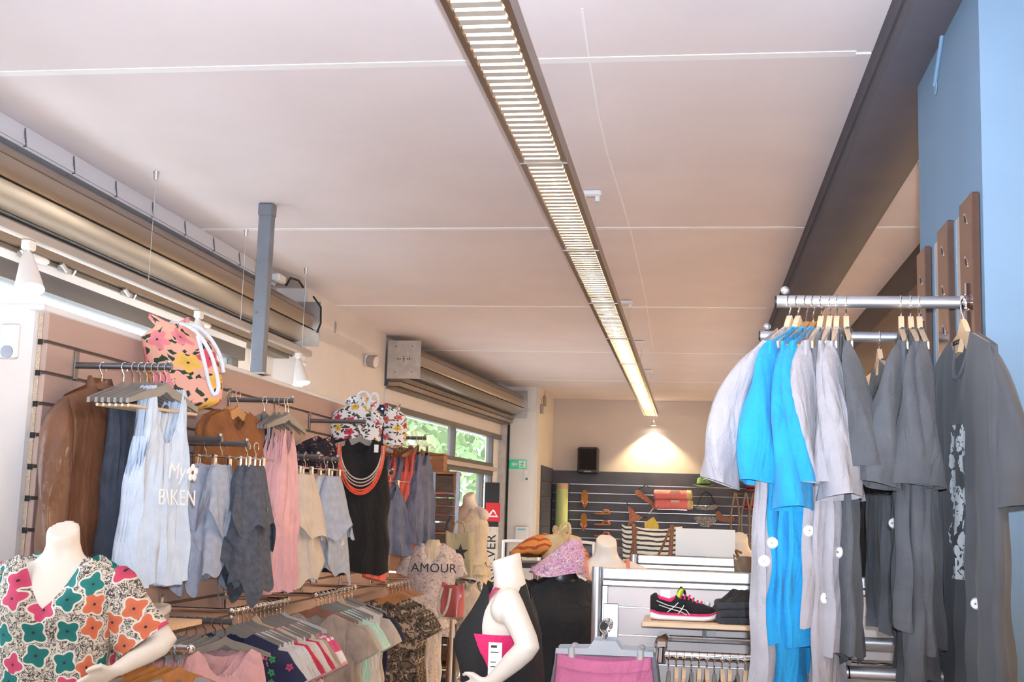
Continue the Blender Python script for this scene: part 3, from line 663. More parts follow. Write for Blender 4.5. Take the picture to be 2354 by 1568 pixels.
GREYB = arch_mesh('grey_hanger'); WOODB = arch_mesh('hanger_wood', .36, .050, .014, peak=.016); ORANB = arch_mesh('hanger_orange', .39, .05, .016, .075); BROWB = arch_mesh('hanger_brown', .40, .05, .02); PALEB = arch_mesh('pale_hanger', .42, .045, .012)
_b = MB(); _b.tube([(-.2, .004, -.172), (.2, .004, -.172)], .006, 8); TANBAR = _b.mesh('trouser_bar', 'hanger_wood')
_b = MB(); _b.tube([(-.15, 0, -.072), (.15, 0, -.072)], .0028, 6); CLIPBAR = _b.mesh('clip_bar', 'chrome')
_b = MB(); _b.box((-.011, -.010, -.045), (.011, .010, .012), ch=.003); CLIP = _b.mesh('clip', 'chrome'); _b = MB(); _b.box((-.013, -.013, -.062), (.013, .013, -.040), ch=.003); CLIPPAD = _b.mesh('clip_pad', 'black_plastic')
_b = MB(); _b.box((-.013, -.012, -.055), (.013, .012, .025), ch=.006); PCLIP = _b.mesh('clip', 'pale_hanger')
def hanger(name, label, loc, rz, parts, group):
    o = thing(name, label, 'hanger', loc, rz, group)
    for me, nm, l in parts:
        part(me, nm, o, l)
    return o
def plain_hanger(kind, label, loc, rz, group, bar=False, hook=None):
    me = dict(grey=GREYB, wood=WOODB, orange=ORANB, brown=BROWB, pale=PALEB)[kind]
    nm = dict(grey='plastic_hanger', pale='plastic_hanger').get(kind, 'wooden_hanger')
    ps = [(hook or HOOK, 'hook', None), (me, 'hanger_body', None)]
    if bar: ps.append((TANBAR, 'trouser_bar', None))
    return hanger(nm, label, loc, rz, ps, group)
def clip_hanger(label, loc, rz, group, half=.14, pale=False):
    o = thing('clip_hanger', label, 'hanger', loc, rz, group)
    part(HOOK, 'hook', o); part(CLIPBAR, 'clip_bar', o)
    for sx in (-half, half):
        c = part(PCLIP if pale else CLIP, 'clip', o, (sx, 0, -.075)); 
        if not pale: part(CLIPPAD, 'clip_pad', c)
    return o
def cloth(name, label, cat, me, loc, rz, group=None, parts=()):
    """a garment: its body is the thing's own mesh, extra pieces are parts"""
    o = bpy.data.objects.new(name, me); COL.objects.link(o); o.location = loc; o.rotation_euler = (0, 0, rz); tag(o, label, cat, group)
    for pm, nm, l in parts: part(pm, nm, o, l)
    return o
def text_mesh(s_, size, matn, depth=.0008, spacing=1.0, shear=0.0):
    cu = bpy.data.curves.new('lettering', 'FONT'); cu.body = s_; cu.size = size; cu.extrude = depth; cu.align_x = 'CENTER'; cu.space_character = spacing; cu.shear = shear
    o = bpy.data.objects.new('lettering', cu); COL.objects.link(o); dg = bpy.context.evaluated_depsgraph_get(); me = bpy.data.meshes.new_from_object(o.evaluated_get(dg)); bpy.data.objects.remove(o); me.materials.clear(); me.materials.append(M[matn]); return me
# ------------------------------------------------------------------ slat wall arms
RZW = PI/2      # faces into the room (+x)
def wall_arm(label, y, z, x1, x0=SX):
    o = thing('faceout_hook', label, 'display arm', (x0, y, z), 0, 'grey display arms on the slat wall')
    L = x1-x0
    MB().box((0.001, -.016, -.055), (.008, .016, .055), ch=.003).build('bracket_plate', 'gunmetal', o); MB().tube([(.005, 0, 0), (L, 0, 0)], .0125, 12).build('arm_tube', 'gunmetal', o)
    MB().ball((L-.01, 0, .018), .009).build('end_stop', 'galvanised', o)
    return o
arms = dict(A=(4.26, 2.088, -1.90), B=(5.80, 2.105, -1.945), C=(4.93, 1.862, -1.955), D=(5.24, 1.86, -1.955), E=(7.10, 2.10, -1.93), F1=(6.30, 1.855, -1.955), F2=(6.66, 1.857, -1.955), G=(8.85, 2.112, -1.945), H=(7.92, 1.832, -1.95))
arm_l = dict(A='grey arm nearest the white partition end, carrying the leather jacket', B='grey arm behind the peach bag, carrying pink garments', C='short grey arm just behind the pale tank tops', D='grey arm carrying the denim shorts', E='grey arm across the white flowered bag', F1='shorter grey arm above the cream shorts', F2='longer grey arm above the cream shorts', G='grey arm at the far end carrying the coral garments', H='small grey arm beside the black top')
for k, (y, z, x) in arms.items(): wall_arm(arm_l[k], y, z, x)
RT = .0125
def at_arm(k, x, dy=0.0): y, z, _ = arms[k]; return (x, y+dy, z+RT)
# leather jacket
jm = body(((0, .42), (.12, .50), (1, .56)), .70, drop=.06, neck=(.25, .05, .0), folds=(4, .010), seed=3, depth=((0, .05), (.2, .12), (1, .13)))
jk = cloth('leather_jacket', 'brown leather jacket with chest zip, hanging nearest the wall', 'jacket', jm.mesh('leather_jacket', 'leather'), at_arm('A', -2.17), RZW-.12)
s_ = sleeve(MB(), (-.20, .0, -.16), (-.285, -.05, -.71), .075, .062, .055, .045, (1, .2, 0), 4, bend=(-.035, 0, 0), wob=.010); s_.build('sleeve', 'leather', jk)
s_ = sleeve(MB(), (.20, 0, -.16), (.27, -.03, -.71), .072, .06, .055, .045, (1, 0, 0), 5, bend=(.03, 0, 0), wob=.010); s_.build('sleeve', 'leather', jk)
cl = MB(); cl.open = True; rings = []
for r in range(5):
    t = r/4; rings.append([Vector((math.cos(a)*(.075-.012*t), math.sin(a)*(.05-.008*t)-.0, -.105+.05*t - (.03 if math.sin(a) < -.3 else 0)*t)) for a in [2*PI*k/20 for k in range(20)]])
cl.loft(rings); cl.build('collar', 'leather', jk)
z_ = MB(); z_.tube([(.05, -.075, -.335), (.19, -.070, -.335)], .006, 6); z_.build('chest_zip', 'galvanised', jk)
for zx, zz in ((.02, -.60), (.035, -.70)): MB().disc((zx, -.075, zz), (0, -1, 0), .010, .006, 12).build('button', 'gunmetal', jk)
hm_ = MB(); hm_.box((.0, -.082, -.70), (.23, -.062, -.665), ch=.004); hm_.build('waistband', 'leather', jk)
plain_hanger('brown', 'brown wooden hanger inside the leather jacket', at_arm('A', -2.17), RZW-.12, 'hangers on the near arm', hook=HOOK)
dm = body(((0, .24), (.2, .24), (1, .27)), .86, folds=(6, .012), seed=8)
cloth('dark_shirt', 'dark blue grey garment between leather jacket and pale tank tops', 'shirt', dm.mesh('dark_shirt', 'denim_dark'), at_arm('A', -2.085, .06), RZW-.10)
plain_hanger('grey', 'grey hanger of the dark blue garment beside the leather jacket', at_arm('A', -2.085), RZW-.1, 'hangers on the near arm')
tm = body(((0, .25), (.18, .26), (.35, .31), (1, .36)), .80, drop=.02, neck=(.60, .21, .10), arm=(.80, .17), folds=(7, .011), seed=12, depth=((0, .02), (.3, .05), (1, .07)), rows=28)
tme = tm.mesh('tank_vest', 'tank_blue')
for k in range(6):
    x = -2.045 + .0255*k; loc = at_arm('A', x); rz = RZW-.16-.012*k
    plain_hanger('grey', 'grey hanger with tan bar in the pale tank top stack, ' + ('front one' if k == 5 else ORD[5-k] + ' behind the front one'), loc, rz, 'hangers of the pale tank tops', bar=True)
    if k in (0, 2, 4, 5):
        loc = at_arm('A', -1.9175 - .008*(5-k), .02)
        o = cloth('tank_vest', 'pale blue tank top with white lettering, front of the stack' if k == 5 else 'plain pale blue tank top, ' + {4: 'directly behind the lettered one', 2: 'middle of the stack', 0: 'rearmost of the stack'}[k], 'tank top', tme, loc, rz, 'pale blue tank tops')
        if k == 5:
            front = o
for s2, zz, sz, sh in (('My\u2022', -.42, .085, .1), ('B\\KEN', -.515, .082, -.05)):
    t_ = part(text_mesh(s2, sz, 'print_white', .001, 1.0, sh), 'lettering', front, (.02, -.058, zz), (PI/2, 0, 0))
fl = MB()
for k in range(5):
    a = 2*PI*k/5+.3; fl.ball((.10+.02*math.cos(a), -.060, -.395+.02*math.sin(a)), .014, 8, 5, (1, .2, 1))
fl.build('flower_mark', 'print_white', front)
lb = MB(); lb.disc((.0, .005, -.165), (0, -1, 0), .014, .003, 14); lb.build('size_disc', 'black_plastic', front)
# bags --------------------------------------------------------------
def rope(pts, r=.007, n=8):
    mb = MB(); P = [Vector(p) for p in pts]; out = []
    for i in range(len(P)-1):
        p0, p1, p2, p3 = P[max(i-1, 0)], P[i], P[i+1], P[min(i+2, len(P)-1)]
        for k in range(6):
            t = k/6; out.append(.5*((2*p1) + (p2-p0)*t + (2*p0-5*p1+4*p2-p3)*t*t + (3*p1-p0-3*p2+p3)*t*t*t))
    out.append(P[-1]); mb.tube(out, r, n); return mb
def sack(w, h, d, seed, pinch=.35, top=.12, tilt=0.0, N=40, rows=26):
    """soft drawstring bag, origin at the bottom centre, gathered mouth at the top"""
    g = random.Random(seed); ph = [g.random()*6.28 for _ in range(5)]; mb = MB(); mb.open = True; rings = []; uvs = []
    for r in range(rows+1):
        t = r/rows
        if t < .12: k_ = .35+.65*math.sin(t/.12*PI/2)
        elif t < .72: k_ = 1+.06*math.sin((t-.12)/.6*PI)
        else: k_ = 1-(1-pinch)*sm(.72, 1-top, t) + .12*sm(1-top, 1, t)
        ring = []; uv = []
        for i in range(N+1):
            a = 2*PI*(i % N)/N; wr = .05*sm(.5, .95, t)*math.sin(9*a+ph[0]) + .03*math.sin(3*a+4*t+ph[1]) + .02*math.sin(5*a-7*t+ph[2])
            x = math.cos(a)*w/2*k_*(1+wr); y = math.sin(a)*d/2*min(1, k_+.15)*(1+wr)
            ring.append(Vector((x + tilt*t*t, y, h*t + .02*math.sin(2*a+ph[3])*t))); uv.append((a/(2*PI)*w*2.2, h*t))
        rings.append(ring[:N]); uvs.append(uv)
    mb.loft(rings, cap0=True, uv=lambda i, k: uvs[i][k]); return mb
pb = sack(.285, .37, .15, 4, .45, .10, -.09)
o = cloth('drawstring_bag', 'peach drawstring bag with tropical flowers and white rope', 'bag', pb.mesh('drawstring_bag', 'peach_floral'), tuple(atX(425, 942, -2.09)), .42)
rope([(-.03, -.05, .35), (.03, -.09, .31), (.09, -.10, .22), (.125, -.10, .10), (.11, -.11, .06), (.085, -.11, .11), (.06, -.11, .20), (.03, -.09, .30)], .0085).build('rope', 'tank_white', o)
rope([(-.04, -.03, .355), (.05, -.05, .33), (.12, -.05, .24), (.145, -.04, .16)], .0085).build('rope', 'tank_white', o)
rope([(-.08, .0, .36), (-.02, -.06, .345), (.03, -.07, .32)], .008).build('rope', 'tank_white', o)
wb = sack(.31, .285, .15, 9, .55, .12, .02)
o = cloth('drawstring_bag', 'white drawstring bag with red and yellow flowers behind the far arm', 'bag', wb.mesh('drawstring_bag', 'white_floral'), tuple(atX(818, 1022, -2.13)), .3)
rope([(.02, -.06, .25), (.0, -.08, .31), (.04, -.09, .33), (.075, -.08, .29), (.06, -.08, .22)], .009).build('rope', 'tank_white', o)
rope([(.06, -.06, .25), (.09, -.08, .32), (.12, -.08, .31), (.125, -.07, .25), (.09, -.08, .2), (.12, -.08, .14)], .009).build('rope', 'tank_white', o)
for x, z in ((.10, .16), (.15, .15)): MB().ball((x, -.085, z), .018).build('knot', 'tank_white', o)
nb_ = sack(.20, .30, .12, 15, .5, .12, .0)
o = cloth('drawstring_bag', 'navy and white flowered bag at the far end of the slat wall', 'bag', nb_.mesh('drawstring_bag', 'white_floral'), tuple(atX(898, 1030, -2.14)), .3)
MB().box((-.13, -.075, .02), (-.06, -.055, .30), ch=.008).build('navy_flap', 'navy_cloth', o); MB().disc((-.075, -.076, .27), (0, -1, 0), .008, .004, 10).build('snap', 'galvanised', o)
# arm B
bm_ = body(((0, .40), (.15, .44), (1, .46)), .46, folds=(3, .01), seed=21).mesh('brown_jacket', 'brown_cloth')
for k, x in enumerate((-2.15, -2.11)):
    l = ('rear', 'front')[k]
    plain_hanger('orange', 'orange wooden hanger in the %s brown jacket behind the denim shorts' % l, at_arm('B', x, -.32), RZW-.25, 'wooden hangers on the pink garment arm')
    cloth('brown_jacket', 'brown suede jacket behind the denim shorts, %s of the two' % l, 'jacket', bm_, at_arm('B', x, -.32), RZW-.25, 'brown jackets')
cm = body(((0, .14), (.2, .22), (.45, .40), (1, .42)), .62, neck=(.5, .18, .10), arm=(.6, .22), drop=.02, folds=(6, .010), seed=24)
cloth('striped_camisole', 'charcoal and white striped strappy top left of the pink garments', 'top', cm.mesh('striped_camisole', 'dark_stripe'), at_arm('B', -2.075, -.05), RZW-.2)
plain_hanger('grey', 'grey hanger of the striped strappy top', at_arm('B', -2.075, -.05), RZW-.2, 'hangers on the pink garment arm')
pm = body(((0, .14), (.15, .20), (.45, .27), (.55, .34), (.62, .28), (1, .30)), .93, ztop=-.15, neck=(.55, .12, .08), arm=(.62, .10), drop=.02, folds=(5, .012), seed=27, rows=28).mesh('pink_jumpsuit', 'pink_cloth')
for k, x in enumerate((-2.04, -2.015, -1.985, -1.97)):
    lb_ = ('leftmost', 'second from left', 'third from left', 'rightmost')[k]
    hm2 = plain_hanger('grey', 'grey hanger of the %s pink jumpsuit' % lb_, at_arm('B', x), RZW-.05*k, 'hangers on the pink garment arm')
    cloth('pink_jumpsuit', 'thin pink jumpsuit on the upper arm, %s of four' % lb_, 'jumpsuit', pm, at_arm('B', x), RZW-.05*k, 'pink jumpsuits')
# denim shorts on arm D
for k, (x, mn, L, sd, dy) in enumerate(((-2.15, 'pale_denim', .52, 31, 0), (-2.075, 'pale_denim', .50, 32, 0), (-1.995, 'grey_denim', .50, 33, .10), (-1.962, 'grey_denim', .55, 34, .12))):
    la = ('left pale denim shorts beside the tank tops', 'pale denim shorts with colourful swing tag', 'dark denim shorts left of the last pair', 'dark denim shorts beside the pink jumpsuits')[k]
    clip_hanger('metal clip hanger of the ' + la, at_arm('D', x, dy), RZW-.25, 'clip hangers of the denim shorts', .055)
    sm_ = draped(.12, .27, L, .03, .14, sd, 5, .22, .05).mesh('denim_shorts', mn)
    y, z, _ = arms['D']
    o = cloth('denim_shorts', la, 'shorts', sm_, (x, y+dy, z-.085), RZW-.25, 'denim shorts')
    draped(.125, .29, L*.58, .035, .15, sd+5, 4, .2, .05).build('skirt_layer', mn, o)
    MB().disc((.02, -.060, -.20), (0, -1, 0), .007, .005, 10).build('stud', 'gunmetal', o)
    if k == 1:
        bw = rope([(.11, -.07, -.19), (.07, -.09, -.16), (.03, -.09, -.19), (.07, -.09, -.185), (.11, -.09, -.18), (.15, -.09, -.16), (.14, -.09, -.195), (.09, -.09, -.19)], .004); bw.build('green_bow', 'tag_green' if 'tag_green' in M else fabric('tag_green', (.55, .75, .05)), o)
        tg = MB(); tg.box((.10, -.075, -.44), (.155, -.073, -.29)); t2 = tg.build('swing_tag', 'print_white', o, smooth=False)
        for q, (mn2, z0) in enumerate((('print_black', -.31), ('tag_green', -.335), ('print_red', -.355), ('velour_blue', -.385), ('print_red', -.43))):
            MB().box((.103+.01*(q % 2), -.077, z0-.018), (.135+.01*(q % 2), -.0752, z0), ch=.003).build('tag_print', mn2, t2)
        tm2 = part(text_mesh('CUTIES', .032, 'print_black'), 'lettering', t2, (.149, -.0765, -.365), (PI/2, -PI/2, 0))
# cream shorts on arms F
for k, (a, x, mn, sd) in enumerate((('F1', -2.16, 'cream_cloth', 41), ('F1', -2.12, 'white_cloth', 42), ('F1', -2.08, 'cream_cloth', 43), ('F1', -2.03, 'cream_cloth', 44), ('F2', -2.03, 'white_cloth', 45), ('F2', -1.985, 'pale_denim', 46))):
    la = 'cream shorts, ' + ('leftmost', 'second from left', 'third from left', 'fourth from left, the fullest', 'fifth from left', '')[k] + ' of the cream group' if k < 5 else 'grey blue shorts beside the black top'
    clip_hanger('metal clip hanger of the ' + la.replace(', ', ' '), at_arm(a, x), RZW-.3, 'clip hangers of the cream shorts', .055)
    y, z, _ = arms[a]
    o = cloth('cloth_shorts', la, 'shorts', draped(.12, .30, .50+.03*(k % 2), .03, .18, sd, 5, .22, .05).mesh('cloth_shorts', mn), (x, y, z-.085), RZW-.3, 'cream and grey shorts')
    draped(.125, .36, .34, .035, .20, sd+9, 4, .18, .04).build('skirt_layer', mn, o)
# black top with necklaces
bx, by_, bz_ = -1.93, 7.0, 2.09
for k in range(4):
    plain_hanger('grey', 'grey hanger above the black top, ' + ('front one' if k == 3 else ORD[2-k] + ' behind the front one'), (bx-.03+.008*k, by_+.06-.02*k, bz_+RT-.02), .50, 'hangers of the black top')
bk = body(((0, .34), (.15, .37), (.5, .37), (1, .40)), .86, drop=.04, neck=(.40, .09, .03), arm=(.80, .15), folds=(4, .006), seed=51, depth=((0, .03), (.3, .10), (1, .11)))
o = cloth('black_tunic', 'long black sleeveless top with red bead necklaces over it', 'top', bk.mesh('black_tunic', 'black_cloth'), (bx, by_, bz_-.01), .36)
MB().box((.075, -.062, -.165), (.10, -.058, -.12)).build('neck_label', 'paper', o, smooth=False)
fabric('bead_red', (.80, .10, .05), .1); fabric('bead_mix', (.55, .40, .32), .4, vscale=200)
for k, (dz, ww, mn) in enumerate(((.30, .135, 'bead_red'), (.275, .13, 'bead_red'), (.23, .125, 'bead_mix'), (.25, .13, 'bead_mix'), (.21, .12, 'cream_cloth'), (.29, .12, 'bead_red'))):
    n_ = thing('bead_necklace', ('longest red bead necklace on the black top', 'red bead necklace just above the longest', 'brown bead necklace on the black top', 'mottled bead necklace on the black top', 'thin pale necklace on the black top', 'narrow red bead necklace on the black top')[k], 'necklace', (bx, by_, bz_-.01), .36, 'necklaces on the black top')
    pts = []
    for q in range(25):
        a = PI*q/24; pts.append(Vector((-ww*math.cos(a), -.064-.020*math.sin(a) - .001*k, -.125 - dz*math.sin(a)**.9*.95)))
    nk = MB(); nk.tube(pts, .0055 if mn == 'bead_red' else .0042, 6); nk.build('bead_string', mn, n_)
MB()
dk = body(((0, .36), (.15, .42), (1, .44)), .30, folds=(4, .01), seed=55).mesh('dark_blouse', 'dark_floral')
for k in range(2):
    cloth('dark_blouse', 'dark flowered blouse behind the black top, ' + ('rear', 'front')[k] + ' of two', 'blouse', dk, (-2.12+.08*k, 6.98, 2.09), .9, 'dark blouses')
# far end: coral and slate garments on arm G and H
gm = [('slate_cloth', .80, 61), ('coral_cloth', .78, 62), ('slate_cloth', .70, 63), ('coral_cloth', .84, 64), ('coral_cloth', .82, 65), ('slate_cloth', .78, 66)]
for k, (mn, L, sd) in enumerate(gm):
    x = -2.19+.045*k; nmc = 'coral' if mn[0] == 'c' else 'slate blue'; la = '%s overall hanging at the far end, %s from the left' % (nmc, ORD[k])
    if k in (0, 1, 3, 4): plain_hanger('brown', 'brown hanger in the ' + la.replace(' hanging', ''), at_arm('G', x), RZW-.35, 'brown hangers at the far end')
    else: clip_hanger('clip hanger of the ' + la, at_arm('G', x), RZW-.35, 'clip hangers at the far end', .06)
    ov = body(((0, .20), (.2, .26), (.5, .36), (1, .34)), L, ztop=-.10, neck=(.5, .12, .05), arm=(.65, .12), folds=(4, .014), seed=sd)
    cloth('overall', la, 'overall', ov.mesh('overall', mn), at_arm('G', x), RZW-.35, 'coral and slate overalls')
o = cloth('slate_dungarees', 'slate blue dungarees with coral lining right of the black top', 'overall', body(((0, .18), (.25, .30), (1, .40)), .55, ztop=-.08, neck=(.5, .12, .05), arm=(.65, .12), folds=(4, .016), seed=71).mesh('slate_dungarees', 'slate_cloth'), at_arm('H', -1.97), RZW-.7)
sleeve(MB(), (-.08, -.03, -.45), (-.14, -.05, -.70), .07, .09, .03, .04, (1, 0, 0), 3).build('coral_leg', 'coral_cloth', o)
clip_hanger('clip hanger of the slate blue dungarees', at_arm('H', -1.97), RZW-.7, 'clip hangers at the far end', .06)
# ------------------------------------------------------------------ lower chrome rails and clothes
def u_rail(label, y0, y1, z, x1=-1.96, x0=SX):
    o = thing('hanging_rail', label, 'clothes rail', (0, 0, 0), 0, 'chrome hanging rails on the slat wall')
    MB().tube([(x1, y0, z), (x1, y1, z)], .0125, 12).build('front_bar', 'chrome', o)
    for y in (y0, y1):
        MB().box((x0+.001, y-.012, z-.06), (x0+.008, y+.012, z+.06), ch=.002).build('bracket_plate', 'chrome', o)
        MB().tube([(x0+.005, y, z+.0), (x1, y, z)], .011, 10).build('side_arm', 'chrome', o); MB().ball((x1, y, z), .016).build('corner_knob', 'chrome', o)
    return o
u_rail('chrome rail nearest, carrying the white and rose shirts', 5.16, 5.90, 1.14); u_rail('middle chrome rail carrying taupe and mint tops', 6.36, 7.12, 1.135); u_rail('far chrome rail carrying the camouflage tops', 7.92, 8.70, 1.10)
def tee(seed, w=.42, L=.62, slv=True, neck=(.36, .07, .015), dep=.05):
    b = body(((0, .40), (.14, w), (1, w+.03)), L, ztop=-.100, drop=.055, neck=neck, folds=(4, .012), seed=seed, rows=14, N=40, depth=((0, .02), (.2, dep), (1, dep+.015)))
    if slv:
        for sg in (-1, 1): sleeve(b, (sg*.175, 0, -.185), (sg*.265, 0, -.335), .062, .075, .02, .026, (1, 0, 0), seed+sg, 6, 16)
    return b
T1 = [('navy_floral', 'navy flowered tee'), ('white_cloth', 'white tee'), ('white_cloth', 'white tee'), ('white_cloth', 'white tee'), ('white_cloth', 'white tee'), ('red_cloth', 'red tee'), ('cream_cloth', 'cream tee'), ('white_cloth', 'white tee'), ('red_cloth', 'red tee'), ('cream_cloth', 'cream tee'), ('taupe_cloth', 'taupe tee'), ('rose_print', 'rose printed tee'), ('rose_print', 'rose printed tee')]
T2 = [('taupe_cloth', 'taupe blouse'), ('taupe_cloth', 'taupe blouse'), ('beige_cloth', 'beige lace top'), ('mint_cloth', 'mint green tee'), ('mint_cloth', 'mint green tee'), ('white_cloth', 'white sleeveless top'), ('white_cloth', 'white sleeveless top'), ('white_cloth', 'white sleeveless top'), ('beige_cloth', 'beige lace top'), ('navy_cloth', 'navy top')]
T3 = [('camo_print', 'camouflage print top'), ('camo_print', 'camouflage print top'), ('camo_print', 'camouflage print top'), ('cream_cloth', 'cream top'), ('sketch_print', 'grey sketch print top'), ('cream_cloth', 'cream top'), ('sketch_print', 'grey sketch print top'), ('white_cloth', 'white top')]
cache = {}
def rail_row(items, y0, y1, z, x, kinds, where, ang=0.0, L=.62, dx=0.0):
    from collections import Counter
    tot = Counter(n for _, n in items); seen = Counter()
    for k, (mn, nm) in enumerate(items):
        y = y0 + (y1-y0)*k/(len(items)-1); seen[nm] += 1
        which = '' if tot[nm] == 1 else ', %s from the front' % ORD[seen[nm]-1]
        kd = kinds[k % len(kinds)] if not isinstance(kinds, dict) else kinds.get(k, kinds['*'])
        rz = ang + rnd.uniform(-.07, .07); la = '%s on the %s%s' % (nm, where, which)
        plain_hanger(kd, '%s hanger of the %s' % (dict(grey='grey', pale='pale', brown='brown', orange='orange', wood='wooden')[kd], la.replace(' chrome rail', ' rail').replace(' print ', ' ')), (x, y, z+RT), rz, 'hangers on the ' + where)
        key = (mn, k % 3, where[:4]); 
        if key not in cache: cache[key] = tee(100+k, L=L, slv='sleeveless' not in nm).mesh('tee_shirt', mn)
        cloth('tee_shirt' if 'tee' in nm else 'blouse', la, 'tee' if 'tee' in nm else 'top', cache[key], (x, y, z+RT), rz, 'clothes on the ' + where)
rail_row(T1, 5.20, 5.87, 1.14, -1.96, {'*': 'grey', 12: 'pale', 5: 'wood'}, 'nearest chrome rail', .12)
rail_row(T2, 6.40, 7.08, 1.135, -1.96, {'*': 'grey', 0: 'brown', 1: 'grey', 6: 'wood'}, 'middle chrome rail', .12)
rail_row(T3, 7.96, 8.66, 1.10, -1.96, {'*': 'orange'}, 'far chrome rail', .12, .75)
# pink tops on the short lower arm, brown hangers in the corner
wall_arm('lower grey arm carrying the pale pink tops beneath the wood shelf', 4.93, 1.118, -1.86)
pt = body(((0, .38), (.15, .40), (1, .42)), .5, ztop=-.115, drop=.05, neck=(.5, .12, .04), arm=(.8, .12), folds=(4, .010), seed=81, rows=12, N=40).mesh('pink_camisole', 'pink_cloth')
for k in range(6):
    x = -2.10 + .042*k; lb_ = 'front one' if k == 5 else ORD[4-k] + ' behind the front one'
    plain_hanger('grey', 'grey hanger of a pale pink top low on the wall, ' + lb_, (x, 4.93, 1.118+RT), .75, 'hangers of the pink tops')
    if k > 1: cloth('pink_camisole', 'pale pink strappy top low on the wall, ' + lb_, 'top', pt, (x, 4.93, 1.118+RT), .75, 'pale pink tops')
sv = thing('wood_shelf', 'pale wood shelf board low on the slat wall', 'shelf', (SX, 4.14, 1.155))
MB().box((.001, 0, -.02), (.42, .46, 0), ch=.002).build('board', 'shelf_wood', sv); MB().box((.001, .40, -.09), (.30, .415, -.02)).build('bracket', 'gunmetal', sv)
def folded(name, label, loc, rz, w, d, n, mn, seed, group=None):
    g = random.Random(seed); root = thing(name, label, 'folded clothes', loc, rz, group)
    z = 0
    for k in range(n):
        h = .022+.010*g.random(); b = MB(); rings = []
        for r in range(7):
            t = r/6; kk = (1-abs(2*t-1)**4)*.04+.96
            rings.append([Vector((math.copysign(abs(math.cos(a))**.35, math.cos(a))*w/2*kk+.006*math.sin(3*a+seed+k), math.copysign(abs(math.sin(a))**.35, math.sin(a))*d/2*kk, z+h*t+.004*math.sin(2*a+k+seed))) for a in [2*PI*i/28 for i in range(28)]])
        b.loft(rings, True, True); b.build('folded_layer', mn if isinstance(mn, str) else mn[k % len(mn)], root); z += h*.92
    return root
folded('folded_clothes', 'small stack of folded grey and white clothes on the wood shelf', (-2.08, 4.36, 1.156), .3, .34, .30, 2, ['velour_grey', 'white_cloth'], 5)
br = thing('hanging_rail', 'low chrome rail carrying the orange hangers in the corner', 'clothes rail', (0, 0, 0), 0, 'chrome hanging rails on the slat wall')
MB().tube([(-2.28, 4.12, 1.10), (-1.70, 4.12, 1.10)], .0125, 12).build('arm_tube', 'chrome', br); MB().ball((-1.70, 4.12, 1.10), .016).build('end_knob', 'chrome', br)
ot = body(((0, .38), (.15, .42), (1, .44)), .4, ztop=-.10, drop=.06, neck=(.36, .06, .01), folds=(4, .012), seed=91, rows=10, N=36).mesh('grey_blouse', 'velour_grey')
for k in range(9):
    x = -2.10+.045*k; lb_ = ORD[k] + ' from the wall'
    plain_hanger('orange', 'orange wooden hanger low in the corner behind the flowered mannequin, ' + lb_, (x, 4.12, 1.10+RT), .80, 'orange hangers in the corner')
    if k % 3 == 2: cloth('grey_blouse', 'pale grey blouse low in the corner, on the hanger ' + lb_, 'blouse', ot, (x, 4.12, 1.10+RT), .80, 'pale blouses in the corner')
from mathutils.bvhtree import BVHTree
# ------------------------------------------------------------------ column on the right with hanging rails
mat('standard_brown', (.20, .115, .085), .18, .55, var=.1, vscale=8)
def slot_part(o, nm, mn, yc, zc, hw, hh, x):
    pts = []
    for q in range(16):
        a = 2*PI*q/16; u, v = math.cos(a)*hw*.7, math.sin(a)*hh*.75; pts.append((yc + u + v*.55, zc + v*.8))
    MB().prism(pts, x, .0, lambda y, z, xx: Vector((xx, y, z))).build(nm, mn, o)
for k, (y0, y1) in enumerate(((3.235, 3.385), (3.545, 3.69), (3.89, 4.03))):
    o = thing('wall_standard', 'brown slotted wall standard on the blue column, %s' % ('nearest the viewer', 'middle one', 'farthest one')[k], 'wall standard', (.70, y0, 0), 0, 'standards on the blue column')
    MB().box((0, 0, .25), (.0215, y1-y0, 2.455), ch=.003).build('standard_bar', 'standard_brown', o)
    for q in range(7):
        z = 2.40-.115*q-.02*k
        slot_part(o, 'slot', 'chrome', (y1-y0)*.48, z, .017, .030, -.0012)
        slot_part(o, 'slot_hole', 'black_rubber', (y1-y0)*.48, z-.002, .011, .021, -.0018)
for k, y0 in enumerate((3.42, 3.73)):
    o = thing('wall_channel', 'pale aluminium channel on the blue column, %s' % ('between the nearest standards', 'between the farther standards')[k], 'channel', (.706, y0, 0), 0, 'aluminium channels on the column')
    MB().box((.004, 0, .25), (.016, .05, 2.44), ch=.003).build('channel_face', 'alu_satin', o); MB().box((.004, .055, .25), (.016, .085, 2.44), ch=.003).build('channel_lip', 'column_blue', o)
def col_rail(label, y, z, x0, x1=.70):
    o = thing('hanging_rail', label, 'clothes rail', (0, y, z), 0, 'satin hanging rails on the blue column')
    MB().tube([(x0, 0, 0), (x1, 0, 0)], .0165, 16).build('rail_tube', 'alu_satin', o); MB().tube([(x0-.004, 0, 0), (x0+.003, 0, 0)], .0155, 16).build('end_cap', 'black_rubber', o)
    MB().ball((x0+.022, 0, .030), .0115, 14, 10).build('end_stop', 'alu_satin', o); MB().tube([(x1-.004, 0, -.14), (x1-.004, 0, .05)], .006, 8).build('hook_bar', 'chrome', o); MB().ball((x1-.008, 0, 0), .022).build('collar', 'chrome', o)
    return o
col_rail('satin rail carrying the blue and grey shirts, upper and nearer', 3.30, 2.175, .212); col_rail('satin rail behind the shirts, upper and farther', 3.95, 2.177, .203)
col_rail('satin rail at the bottom right with clip hangers, nearer', 3.30, 1.222, .165); col_rail('satin rail at the bottom right, farther', 3.95, 1.238, .18)
